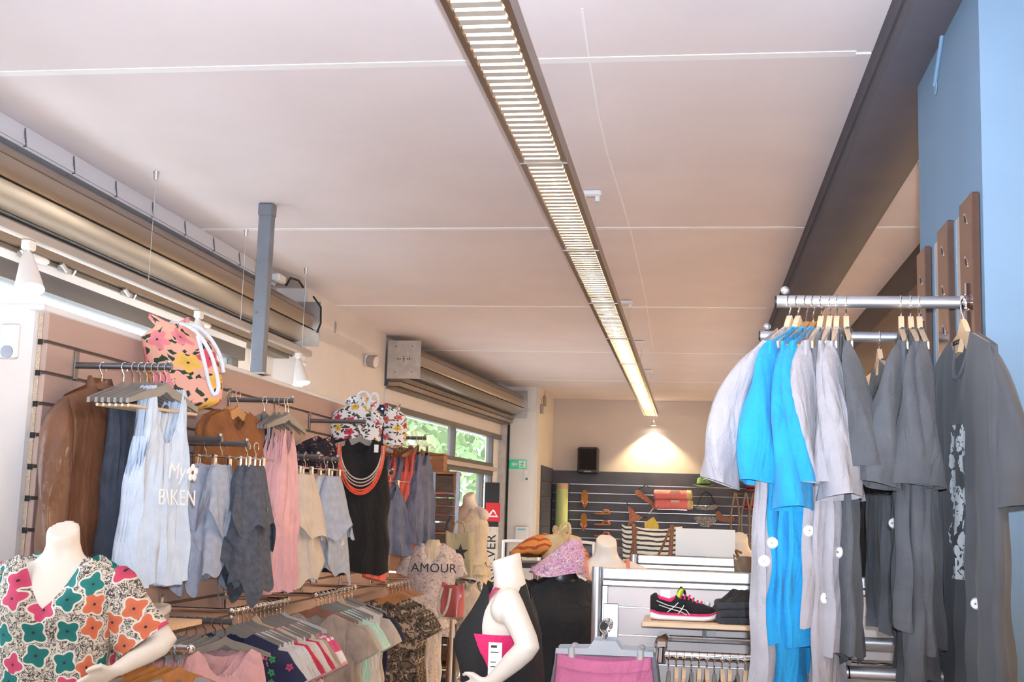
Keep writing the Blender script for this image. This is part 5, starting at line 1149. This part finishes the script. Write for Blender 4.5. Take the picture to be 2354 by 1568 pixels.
b = MB(); b.tube([(.012, .0, .085), (.035, -.022, .078), (.07, -.026, .070), (.088, -.012, .080), (.07, .022, .070), (.035, .022, .078), (.012, 0, .085)], .006, 8); b.build('collar', 'bra_pink', sh)
b = MB(); b.loft([[Vector((x+.012*math.cos(a)*0+.010*math.sin(a), .020*math.cos(a), z)) for a in [2*PI*k/14 for k in range(14)]] for x, z in ((.10, .078), (.105, .098), (.112, .112))], True, True); b.build('tongue', 'tag_green', sh)
for k in range(6):
    x = .105+.014*k; z = top_(x/LS)+.002; b = MB(); b.tube([(x, -.024, z-.012), (x+.004, -.01, z+.002), (x+.006, .01, z+.002), (x+.004, .024, z-.012)], .0035, 6); b.build('lace', 'bra_pink', sh)
b = MB(); b.tube([(.098, .0, .098), (.108, -.012, .118), (.118, -.004, .108), (.122, .008, .094)], .0045, 8); b.build('pull_loop', 'black_plastic', sh)
def sh_side(x, z): t = x/LS; w_ = lerp_prof(pf, t); return Vector((x, -w_-.0015+.010*max(0, (z-.045)/.04), z))
for pts in (((.022, .068), (.06, .054), (.10, .047), (.125, .040), (.138, .024)), ((.030, .054), (.07, .042), (.105, .034), (.128, .024)), ((.060, .030), (.082, .048), (.098, .064)), ((.098, .026), (.110, .042), (.118, .056))):
    b = MB(); b.tube([sh_side(x, z) for x, z in pts], .0040, 8, rx=.0016); b.build('side_stripe', 'print_white', sh)
b = MB(); b.box((.034, -.014, .068), (.068, -.012, .105)); b.build('price_card', 'paper', sh, smooth=False)
b = MB(); b.ball((.20, .02, .060), .012); b.build('toe_tag', 'white_plastic', sh)
folded('folded_clothes', 'stack of folded black clothes beside the running shoe', (.17, 4.53, 1.2347), .05, .19, .22, 3, 'charcoal', 9)
q = MB(); q.loft([[Vector((.17+math.cos(a)*(.075-.05*t)+.01*math.sin(4*a), 4.53+math.sin(a)*(.08-.05*t), 1.300+.045*t+.006*math.sin(3*a))) for a in [2*PI*k/24 for k in range(24)]] for t in (0, .3, .6, 1)], True, True); tag(q.build('crumpled_garment', 'black_cloth'), 'crumpled black garment on top of the folded black stack', 'garment')
# lower gondola rail
gr = thing('hanging_rail', 'chrome rail on the gondola below the shoe shelf', 'clothes rail', (0, 0, 0))
MB().tube([(-.115, 4.40, 1.127), (.86, 4.40, 1.127)], .0135, 12).build('front_bar', 'chrome', gr); MB().box((-.12, 4.66, 1.145), (.86, 4.70, 1.168), ch=.004).build('back_bar', 'chrome', gr)
MB().box((-.128, 4.39, 1.145), (-.085, 4.70, 1.178), ch=.008).build('side_arm', 'chrome', gr); MB().tube([(-.105, 4.40, 1.15), (-.108, 4.40, 1.10)], .018, 12).build('corner', 'chrome', gr); MB().box((.82, 4.39, 1.115), (.86, 4.70, 1.16), ch=.006).build('side_arm', 'chrome', gr)
cols_ = ['charcoal', 'magenta_cloth', 'khaki_cloth', 'navy_cloth', 'beige_cloth', 'grey_denim', 'black_cloth', 'taupe_cloth', 'charcoal', 'slate_cloth', 'beige_cloth', 'black_cloth', 'grey_denim', 'charcoal', 'khaki_cloth', 'black_cloth']
gt = {}
for k in range(16):
    x = -.08+.026*k; la = ORD[k] + ' from the left'
    plain_hanger('wood' if k % 3 else 'grey', 'hanger on the gondola rail below the shoe, ' + la, (x, 4.40, 1.1405), PI/2+.06*math.sin(3*k), 'hangers on the gondola rail')
    mn = cols_[k]; 
    if mn not in gt: gt[mn] = body(((0, .36), (.15, .40), (1, .42)), .45, ztop=-.115, drop=.05, neck=(.4, .06, .02), folds=(3, .006), seed=420+k, rows=8, N=28, depth=((0, .012), (1, .020))).mesh('hung_blouse', mn)
    cloth('hung_blouse', '%s garment on the gondola rail below the shoe, %s' % (mn.split('_')[0], la), 'garment', gt[mn], (x, 4.40, 1.1405), PI/2+.06*math.sin(3*k), 'garments on the gondola rail')
# ------------------------------------------------------------------ things behind and on the second gondola
def tote(w, h, d, seed, sag=.02, N=48, rows=14):
    g = random.Random(seed); ph = g.random()*6.28; mb = MB(); mb.open = True; rings = []; uvs = []
    for r in range(rows+1):
        t = r/rows; ring = []; uv = []
        for k in range(N+1):
            a = 2*PI*(k % N)/N; c, s2 = math.cos(a), math.sin(a); kk = 1+.10*t
            D = d*(1-.55*t)
            x = math.copysign(abs(c)**.5, c)*w/2*kk; y = math.copysign(abs(s2)**.6, s2)*D/2 + .008*math.sin(5*c+ph+3*t)
            ring.append(Vector((x, y, h*t - sag*t*(1-c*c) + .004*math.sin(7*c+ph)*t))); uv.append((x, h*t))
        rings.append(ring[:N]); uvs.append(uv)
    mb.loft(rings, cap0=True, uv=lambda i, k: uvs[i][k]); return mb
mat('strap_leather', (.22, .085, .04), .45)
p = atY(1500, 1275, 6.55)
sb_ = cloth('striped_bag', 'cream and black striped tote bag with brown leather handles', 'bag', tote(.285, .30, .12, 5, .02).mesh('striped_bag', 'bag_stripe'), (-.215, 6.50, 1.255), .05)
for sg, x in ((-1, -.075), (1, .085)):
    MB().tube([(x, -.075, .02), (x+.012*sg, -.058, .18), (x+.018*sg, -.04, .285), (x+.02*sg, -.02, .300)], .011, 8, rx=.003).build('handle_strap', 'strap_leather', sb_)
rope([(-.075, -.066, .28), (-.10, -.085, .18), (-.11, -.085, .08)], .006).build('handle_loop', 'strap_leather', sb_); rope([(.09, -.066, .28), (.04, -.085, .16), (-.03, -.085, .05)], .006).build('handle_loop', 'strap_leather', sb_)
sg_ = thing('bag_stand', 'dark stand holding the striped tote bag', 'stand', (-.215, 6.5, 0)); MB().box((-.16, -.08, 1.22), (.16, .08, 1.252), ch=.004).build('tray', 'gunmetal', sg_); MB().tube([(0, 0, 0), (0, 0, 1.22)], .02, 10).build('pole', 'gunmetal', sg_); MB().tube([(0, 0, 0), (0, 0, .02)], .15, 20).build('foot', 'gunmetal', sg_)
wp = thing('sign_board', 'blank grey white sign board standing on the second gondola', 'sign', (-.09, 6.33, 1.405)); MB().box((.0, 0, 0), (.295, .010, .137), ch=.001).build('board', 'paper', wp); MB().box((.14, -.03, 0), (.144, 0, .06)).build('foot', 'paper', wp, smooth=False)
mat('bag_brown', (.20, .135, .085), .45, var=.15)
bbg = cloth('brown_bag', 'brown leather bag hanging at the end of the second gondola', 'bag', tote(.17, .14, .09, 11, .01).mesh('brown_bag', 'bag_brown'), (.285, 6.16, 1.285), .1)
rope([(-.07, 0, .13), (-.085, -.02, .16), (-.06, -.04, .15)], .006).build('handle', 'strap_leather', bbg); MB().ball((-.082, -.01, .12), .010).build('ring', 'chrome', bbg)
MB().box((-.09, -.05, -.045), (.10, .05, -.004)).build('bag_foot', 'bag_brown', bbg, smooth=False)
# orange scarf bag, straw bag on the black rack
rk = thing('display_table', 'black round rack under the orange scarf and straw bag', 'display table', (-.78, 6.35, 0)); MB().tube([(0, 0, 1.325), (0, 0, 1.345)], .24, 32).build('table_top', 'black_plastic', rk); MB().tube([(0, 0, 0), (0, 0, 1.325)], .03, 12).build('pole', 'chrome', rk); MB().tube([(0, 0, 0), (0, 0, .02)], .25, 28).build('foot', 'black_plastic', rk)
for k in range(8):
    a = 2*PI*k/8; MB().tube([(math.cos(a)*.22, math.sin(a)*.22, 1.325), (math.cos(a)*.26, math.sin(a)*.26, 1.31), (math.cos(a)*.28, math.sin(a)*.28, 1.335)], .005, 6).build('hook', 'chrome', rk)
stripes('scarf_bands', (.75, .27, .06), (.42, .08, .02), 1, 30, .42, wob=.08)
def cushion(w, d, h, seed, arch=0.0, N=40, rows=14):
    mb = MB(); mb.open = True; rings = []; uvs = []
    for r in range(rows+1):
        t = r/rows; k_ = math.sin(t*PI)**.45 if 0 < t < 1 else .05; ring = []; uv = []
        for i in range(N+1):
            a = 2*PI*(i % N)/N; x = math.cos(a)*w/2*(.25+.75*k_)*(1+.04*math.sin(5*a+seed)); y = math.sin(a)*d/2*(.25+.75*k_)
            z = h*t + arch*(1-(2*x/w)**2) + .008*math.sin(3*a+5*t+seed)
            ring.append(Vector((x, y, z))); uv.append((x, z+y*.3))
        rings.append(ring[:N]); uvs.append(uv)
    mb.loft(rings, True, True, uv=lambda i, k: uvs[i][k]); return mb
cloth('scarf_bundle', 'orange and rust striped scarf bundle behind the sporty mannequin', 'scarf', cushion(.40, .24, .105, 3, .050).mesh('scarf_bundle', 'scarf_bands'), (-.725, 6.33, 1.333), .1)
sb2 = cloth('straw_bag', 'yellow straw bag with rolled mouth above the knitted scarf', 'bag', sack(.20, .17, .15, 22, .35, .2).mesh('straw_bag', 'straw'), (-.66, 6.28, 1.347), 0)
rope([(-.02, -.04, .14), (.0, -.03, .19), (.035, -.02, .20), (.045, -.02, .15)], .007).build('handle', 'straw', sb2)
for k in range(3): rope([(.03, -.05, .10-.02*k), (.10, -.06, .06-.015*k), (.16, -.06, .01-.012*k)], .010).build('leather_band', 'hanger_orange', sb2)
# ------------------------------------------------------------------ behind the slat wall: wooden shelving, bags, banner
ws = thing('wooden_shelving', 'tall dark wooden shelving unit with grey metal uprights', 'shelving', (-2.28, 9.75, 0), .12)
for x in (.0, .36):
    for k in range(9): MB().box((x, .02, .1+.2*k), (x+.018, .42, .29+.2*k), ch=.003).build('plank', 'wood_dark', ws)
for k in range(9): MB().box((.0, .40, .1+.2*k), (.38, .42, .29+.2*k), ch=.003).build('plank', 'wood_dark', ws)
for z in (.35, .7, 1.05, 1.4, 1.72): MB().box((.018, .03, z), (.36, .40, z+.02), ch=.002).build('shelf', 'wood_dark', ws)
for k in range(9): MB().box((-.14, .0, .1+.2*k), (.17, .02, .285+.2*k), ch=.003).build('plank', 'wood_dark', ws)
for x in (.19, .385): MB().box((x, -.01, 0), (x+.035, .02, 1.90), ch=.003).build('upright', 'gunmetal', ws)
for z in (1.62, 1.72, 1.55): MB().box((.225, .0, z), (.385, .012, z+.008)).build('rung', 'chrome', ws, smooth=False)
bxs = thing('storage_box', 'small brown box on top of the wooden shelving', 'box', (-2.12, 9.95, 1.905)); MB().box((-.08, -.06, 0), (.10, .08, .13), ch=.004).build('box_body', 'wood_dark', bxs); MB().box((-.083, -.063, .13), (.103, .083, .145), ch=.004).build('lid', 'wood_dark', bxs)
MB().box((.0, .0, 1.88), (.40, .44, 1.905), ch=.003).build('top_board', 'wood_dark', ws)
stb = cloth('star_bag', 'khaki canvas bag with a black star beneath the shelving', 'bag', tote(.20, .36, .08, 31, .02).mesh('star_bag', 'star_canvas'), (-1.745, 9.25, 1.085), .1)
q = MB(); pts = []
for k in range(10):
    a = PI/2+2*PI*k/10; r_ = .062 if k % 2 == 0 else .025; pts.append((r_*math.cos(a), r_*math.sin(a)))
q.prism(pts, -.046, -.043, lambda x, z, y: Vector((x+.012, y, z+.20))); q.build('star_print', 'print_black', stb)
rope([(-.05, 0, .33), (-.03, 0, .42), (.02, 0, .42), (.05, 0, .33)], .006).build('handle', 'star_canvas', stb)
sst = thing('bag_rack', 'bent chrome rack holding khaki bags behind the camouflage tops', 'rack', (-1.70, 9.0, 0)); rope([(-.12, 0, 0), (-.12, 0, .9), (-.12, 0, 1.05), (-.06, 0, 1.10), (.10, 0, 1.10), (.16, 0, 1.06), (.17, 0, .9), (.17, 0, 0)], .014).build('frame_tube', 'chrome', sst)
MB().box((-.20, .15, 1.062), (.08, .34, 1.082)).build('shelf_plate', 'gunmetal', sst, smooth=False); MB().tube([(-.05, .25, 0), (-.05, .25, 1.062)], .012, 8).build('leg', 'gunmetal', sst)
for k, (x, mn) in enumerate(((-.06, 'khaki_cloth'), (.04, 'star_canvas'), (.11, 'beige_cloth'))):
    cloth('canvas_bag', ('khaki', 'olive', 'beige')[k] + ' canvas bag hanging on the bent chrome rack', 'bag', sack(.17, .30, .10, 41+k, .4).mesh('canvas_bag', mn), (-1.70+x, 9.0-.03*k, .77), .3*k, 'canvas bags on the rack')
mat('bag_coral', (.55, .13, .12), .35, coat=.3)
rb = cloth('coral_bag', 'coral red bag with cream rope handle beside the camouflage tops', 'bag', tote(.15, .20, .07, 51, .015).mesh('coral_bag', 'bag_coral'), (-1.455, 7.55, .955), -.5)
rope([(-.05, -.04, .17), (-.06, -.06, .06), (-.03, -.065, .0), (.01, -.06, .06), (.015, -.04, .17)], .008).build('rope_handle', 'cream_cloth', rb)
rs_ = thing('bag_stand', 'slim chrome stand under the coral red bag', 'stand', (-1.455, 7.55, 0)); MB().tube([(0, 0, 0), (0, 0, .95)], .012, 10).build('pole', 'chrome', rs_); MB().box((-.08, -.05, .942), (.08, .05, .954)).build('plate', 'chrome', rs_, smooth=False); MB().tube([(0, 0, 0), (0, 0, .012)], .14, 20).build('foot', 'chrome', rs_)
# surf brand banner
bn = thing('shop_banner', 'tall black banner with red logo square and vertical white lettering', 'banner', (-2.33, 13.9, 0), .15)
MB().box((-.02, 0, .2), (.145, .012, 1.92), ch=.001).build('banner_panel', 'print_black', bn); MB().box((-.02, -.004, .2), (.145, -.001, 1.42)).build('lettering_ground', 'cream_cloth', bn, smooth=False)
MB().box((-.005, -.006, 1.48), (.16, -.0045, 1.69)).build('logo_square', 'print_red', bn, smooth=False)
q = MB(); q.prism([(.015, 1.53), (.14, 1.53), (.118, 1.56), (.10, 1.60), (.078, 1.615), (.05, 1.585)], -.010, -.0065, lambda x, z, y: Vector((x, y, z))); q.build('logo_wave', 'print_white', bn)
q = MB(); q.prism([(.045, 1.545), (.12, 1.545), (.10, 1.57), (.085, 1.592), (.07, 1.585), (.066, 1.568)], -.0115, -.0102, lambda x, z, y: Vector((x, y, z))); q.build('logo_peak', 'print_red', bn)
part(text_mesh('QUIKSILVER', .155, 'print_black', .001, 1.0), 'lettering', bn, (.118, -.006, .92), (PI/2, -PI/2, 0))
# pillar fittings
ex = thing('exit_sign', 'green emergency exit sign with white arrow and running figure', 'exit sign', (-2.235, 15.695, 2.20)); MB().box((-.11, -.03, -.057), (.11, 0, .057), ch=.008).build('sign_case', 'exit_green', ex)
q = MB(); q.prism([(-.085, 0), (-.045, .035), (-.045, .014), (-.005, .014), (-.005, -.014), (-.045, -.014), (-.045, -.035)], -.034, -.031, lambda x, z, y: Vector((x, y, z))); q.build('arrow', 'print_white', ex)
MB().box((.012, -.032, -.045), (.1, -.0305, .045)).build('door_field', 'print_white', ex, smooth=False)
q = MB(); q.ball((.064, -.034, .030), .009, 8, 5, (1, .3, 1)); q.build('figure_head', 'exit_green', ex)
q = MB(); q.tube([(.060, -.034, .018), (.052, -.034, -.008), (.070, -.034, -.020), (.066, -.034, -.042)], .006, 6); q.tube([(.052, -.034, -.008), (.040, -.034, -.030), (.024, -.034, -.034)], .006, 6); q.tube([(.036, -.034, .010), (.058, -.034, .014), (.082, -.034, .004)], .005, 6); q.build('figure_body', 'exit_green', ex)
dc = thing('call_button', 'small beige call point below the exit sign', 'switch', (-2.12, 15.695, 2.06)); MB().box((-.03, -.03, -.075), (.03, 0, .075), ch=.006).build('case', 'white_plastic', dc); MB().box((-.012, -.034, -.06), (.02, -.029, -.03)).build('sensor_eye', 'gunmetal', dc, smooth=False)
th_ = thing('wall_terminal', 'white wall terminal with small blue display on the pillar', 'terminal', (-2.16, 15.69, 1.33)); MB().box((-.09, -.04, -.09), (.09, 0, .09), ch=.015).build('case', 'white_plastic', th_); MB().box((-.05, -.043, .035), (.05, -.039, .06)).build('display', 'awning', th_, smooth=False)
nt = thing('notice', 'white paper notice with two small dark pictures on the pillar', 'notice', (-2.21, 15.695, 1.04)); MB().box((-.13, -.004, -.20), (.12, 0, .16)).build('sheet', 'paper', nt, smooth=False)
for x, z in ((-.06, .03), (.02, -.06)): MB().box((x-.04, -.006, z-.025), (x+.04, -.0042, z+.025)).build('picture', 'print_navy', nt, smooth=False)
for k, (p_, h) in enumerate((((-1.97, 15.85, 2.93), .12), ((-1.97, 16.15, 3.06), .13))):
    j = thing('junction_box', 'beige junction box high on the warm pillar side, %s one' % ('lower', 'upper')[k], 'junction box', p_); MB().box((-.014, -.05, -h/2), (.02, .05, h/2), ch=.006).build('case', 'beige_plastic', j); MB().tube([(0, 0, h/2), (-.004, .03, h/2+.08)], .004, 6).build('cable', 'beige_plastic', j)
em = thing('emergency_light', 'white swivel emergency light on the pinkish wall', 'emergency light', (-2.858, 10.4, 2.865)); MB().box((0, -.05, -.05), (.04, .05, .05), ch=.01).build('wall_box', 'white_plastic', em); MB().tube([(.03, -.02, 0), (.10, -.03, -.01)], [.05, .06], 20).build('lamp_head', 'beige_plastic', em); MB().tube([(.10, -.03, -.01), (.106, -.031, -.011)], .05, 20).build('lens', 'white_plastic', em)
cv = thing('wall_cover', 'small oval blanking cover high on the pinkish wall', 'cover', (-2.859, 9.45, 3.02)); MB().ball((0, 0, 0), .05, 14, 8, (.2, .45, 1)).build('cover_disc', 'beige_plastic', cv)
# anti-theft gates
for k, (x, y, w_) in enumerate(((-1.98, 13.0, .38), (-1.42, 13.4, .36))):
    gt_ = thing('security_gate', 'white looped anti theft gate at the entrance, ' + ('left', 'right')[k] + ' one', 'security gate', (x, y, 0), 0, 'anti theft gates')
    rope([(0, 0, 0), (0, 0, .9), (0, 0, 1.24), (.03, 0, 1.29), (w_-.03, 0, 1.29), (w_, 0, 1.24), (w_, 0, .9), (w_, 0, 0)], .016).build('loop_tube', 'white_plastic', gt_); MB().box((-.03, -.06, 0), (w_+.03, .06, .05), ch=.01).build('foot', 'white_plastic', gt_)
ct = thing('cash_counter', 'dark counter top behind the scarves at the back', 'counter', (-1.1, 15.2, 0)); MB().box((-.5, 0, 1.12), (.9, .5, 1.20), ch=.01).build('counter_top', 'panel_dark', ct); MB().box((-.45, .05, 0), (.85, .45, 1.12)).build('counter_body', 'panel_dark', ct, smooth=False)
# ------------------------------------------------------------------ far wall goods
YF = FAR-.032
spk = thing('loudspeaker', 'black wall loudspeaker above the dark panels', 'speaker', (-1.466, YF+.02, 2.335)); MB().box((-.145, -.20, -.185), (.145, -.0, .185), ch=.02).build('cabinet', 'black_plastic', spk); MB().box((-.12, -.207, -.13), (.12, -.199, .16), ch=.003).build('grille', 'black_cloth', spk); MB().box((-.05, -.205, -.165), (.05, -.199, -.145)).build('badge', 'gunmetal', spk, smooth=False); MB().box((-.03, -.02, -.05), (.03, .03, .05)).build('bracket', 'gunmetal', spk, smooth=False)
mat('mat_green', (.66, .78, .36), .7, var=.05)
tu = thing('fabric_roll', 'tall pale green roll with brown end leaning at the far wall', 'roll', (-1.82, FAR-.16, 0)); MB().tube([(0, 0, .0), (0, 0, 1.93)], .088, 24).build('roll_body', 'mat_green', tu); MB().tube([(0, 0, 1.93), (0, 0, 2.01)], .090, 24).build('roll_end', 'hanger_wood', tu)
def fhat(label, px, py, mn, band):
    p = atY(px, py, YF-.15); o = thing('fedora_hat', label, 'hat', p, 0, 'hats on the far wall')
    b = MB(); b.loft([[Vector((math.cos(a)*r*1.0, math.sin(a)*r*1.12, z + (.03*abs(math.cos(a))**2 if r > .1 and z < .03 else 0) - (.018 if z > .11 and abs(math.cos(a)) < .3 else 0))) for a in [2*PI*k/28 for k in range(28)]] for r, z in ((.135, .0), (.132, .006), (.10, .012), (.093, .03), (.090, .07), (.082, .115), (.06, .13), (.02, .12))], True, True); b.build('hat_body', mn, o)
    b = MB(); b.open = True; b.loft([[Vector((math.cos(a)*r, math.sin(a)*r*1.12, z)) for a in [2*PI*k/28 for k in range(28)]] for r, z in ((.098, .022), (.095, .048))]); b.build('hat_band', band, o)
    MB().tube([(0, .04, .10), (0, .12, .09), (0, .15, .085)], .006, 6).build('hat_peg', 'chrome', o); return o
fabric('hat_green', (.16, .30, .13), .1); fabric('hat_red', (.45, .05, .06), .1)
fhat('green fedora hat with black band on the far wall', 1617, 1120, 'hat_green', 'black_cloth'); fhat('red fedora hat on the far wall beside the grey sleeve', 1731, 1129, 'hat_red', 'black_cloth')
o_ = fhat('red fedora hat on the lower far rail behind the grey shirt', 1722, 1172, 'hat_red', 'navy_cloth')
fabric('towel_coral', (.74, .22, .23), .08, bump=.5)
for k, (py, sx) in enumerate(((1138, 0), (1160, .01))):
    p = atY(1545, py, YF-.13); o = thing('rolled_towel', 'rolled coral towel on the far wall, ' + ('upper', 'lower')[k] + ' one', 'towel', p, 0, 'rolled towels')
    MB().tube([(-.25+sx, 0, 0), (-.24+sx, 0, 0), (.2+sx, 0, 0), (.22+sx, 0, 0)], [.05, .066, .068, .06], 20).build('roll', 'towel_coral', o); MB().tube([(.2+sx, 0, .004), (.26+sx, 0, .004), (.275+sx, 0, .004)], [.069, .066, .04], 20).build('lining', 'straw', o)
    MB().box((-.02, -.064, .03), (.10, -.05, .062)).build('label', 'cream_cloth', o, smooth=False); MB().box((-.2, .0, -.072), (.2, .13, -.066)).build('wire_shelf', 'chrome', o, smooth=False)
mat('cork', (.42, .20, .06), .8, var=.2)
def flip(label, px, py, side):
    p = atY(px, py, YF-.02); o = thing('flip_flop', label, 'sandal', p, 0, 'flip flops on the far wall'); b = MB()
    if side:
        b.prism([(-.125, 0), (-.10, .012), (.0, .016), (.10, .014), (.125, .004), (.10, -.008), (0, -.012), (-.10, -.012)], -.05, .0, lambda x, z, y: Vector((x, y, z))); b.build('sole', 'cork', o)
        MB().tube([(.0, -.03, .012), (.03, -.03, .05), (.075, -.03, .045), (.10, -.03, .014)], .016, 8).build('strap', 'bikini_red', o)
    else:
        pts = [(.045*math.cos(a)*(1+.18*math.sin(a)), .125*math.sin(a)) for a in [2*PI*k/20 for k in range(20)]]
        b.prism(pts, -.03, -.012, lambda x, z, y: Vector((x, y, z))); b.build('sole', 'cork', o); MB().tube([(-.045, -.03, -.03), (-.01, -.055, -.075), (.0, -.05, -.10), (.012, -.055, -.075), (.045, -.03, -.03)], .014, 8).build('strap', 'bikini_red', o)
    MB().box((-.008, -.014, .0), (.008, .02, .01)).build('peg', 'chrome', o, smooth=False)
flip('brown flip flop hung upright on the far wall, upper one', 1344, 1147, False); flip('brown flip flop hung upright on the far wall, lower one', 1342, 1200, False)
for k, py in enumerate((1181, 1206, 1232)): flip('brown flip flop lying sideways on the far wall, ' + ('top', 'middle', 'bottom')[k] + ' of three', 1385, py, True)
def piece(name, label, cat, px, py, poly, mn, y=.05, grp=None, parts=()):
    p = atY(px, py, YF-y); o = thing(name, label, cat, p, 0, grp)
    b = MB(); b.prism(poly, -.012, .012, lambda x, z, yy: Vector((x, yy - .03*(1-(x/.15)**2), z))); b.build('cloth_panel', mn, o)
    MB().box((-.006, .0, .0), (.006, y, .008)).build('peg', 'chrome', o, smooth=False)
    for nm, pts, m2 in parts: MB().tube([Vector((x, -.02, z)) for x, z in pts], .006, 6).build(nm, m2, o)
    return o
piece('bikini_bra', 'red printed bandeau bikini top hung aslant on the far wall', 'bikini', 1482, 1148, [(-.14, .12), (-.09, .13), (.02, .05), (.16, -.09), (.13, -.12), (.02, -.03), (-.13, .06)], 'bikini_red', grp='bikini pieces', parts=[('strap', [(-.10, .13), (.02, .20), (.06, .16)], 'black_cloth'), ('white_tag', [(.12, -.12), (.06, -.2)], 'paper')])
piece('bikini_bottom', 'red printed bikini bottom hung aslant on the far wall', 'bikini', 1460, 1185, [(-.10, .12), (-.04, .09), (.02, .02), (.11, -.02), (.05, -.07), (-.02, -.09), (-.09, -.15), (-.08, -.02)], 'bikini_red', grp='bikini pieces', parts=[('side_tie', [(-.10, .13), (-.12, .18)], 'black_cloth'), ('side_tie', [(.11, -.02), (.17, -.03)], 'black_cloth')])
piece('bikini_bra', 'green printed triangle bikini top under the green hat', 'bikini', 1622, 1164, [(-.15, -.02), (-.11, .02), (-.06, -.005), (.0, .0), (.07, .015), (.13, .03), (.16, -.01), (.10, -.05), (0, -.055), (-.10, -.05)], 'bikini_blue', grp='bikini pieces', parts=[('neck_strap', [(-.11, .02), (-.05, .16), (.0, .20), (.07, .16), (.13, .03)], 'black_cloth')])
piece('bikini_bottom', 'green printed bikini bottom below the green top', 'bikini', 1622, 1200, [(-.17, .05), (-.1, .075), (.1, .075), (.17, .05), (.13, -.0), (.05, -.07), (-.05, -.07), (-.13, .0)], 'bikini_blue', grp='bikini pieces')
piece('brown_purse', 'small brown purse hung on the far wall right of the bikinis', 'bag', 1667, 1192, [(-.13, .08), (-.08, .10), (-.03, .04), (.06, .02), (.12, .04), (.13, -.03), (.05, -.06), (-.05, -.04), (-.12, -.02)], 'hanger_brown')
p = atY(1478, 1200, 16.9)
yb_ = thing('yellow_box', 'small yellow pointed box behind the striped bag', 'box', (p.x+.12, 16.9, 0)); MB().prism([(-.10, 1.50), (.02, 1.585), (.09, 1.48), (.09, 1.32), (-.08, 1.32)], -.04, .04, lambda x, z, y: Vector((x, y, z))).build('box_body', 'tag_yellow' if 'tag_yellow' in M else fabric('tag_yellow', (.75, .58, .12)), yb_); MB().box((-.02, -.02, 0), (.02, .02, 1.33)).build('support', 'gunmetal', yb_, smooth=False)
# necklaces stand and hangers near the red hat
nk = thing('wall_hanger_rail', 'dark peg rail with hung necklaces under the red hat', 'peg rail', atY(1680, 1135, YF-.25)); MB().tube([(-.0, 0, .015), (.03, 0, 0), (.42, 0, 0)], .012, 8).build('rail_bar', 'lamp_brown', nk); MB().tube([(.1, 0, 0), (.1, .24, 0)], .01, 6).build('wall_arm', 'lamp_brown', nk)
for k, (x, L_, mn) in enumerate(((.06, .95, 'bag_brown'), (.20, 1.0, 'grey_plastic'), (.30, .8, 'bag_brown'))):
    s2 = thing('long_necklace', ('left', 'middle', 'right')[k] + ' long dark necklace hanging under the red hat', 'necklace', nk.location + Vector((x, -.02, 0)), 0, 'long necklaces at the back')
    rope([(-.06, 0, -.30), (-.03, 0, -.12), (0, 0, .012), (.03, 0, -.12), (.05, 0, -.32), (.03, 0, -L_), (.0, 0, -L_-.02), (-.04, 0, -L_*.9), (-.06, 0, -.30)], .013).build('strand', mn, s2)
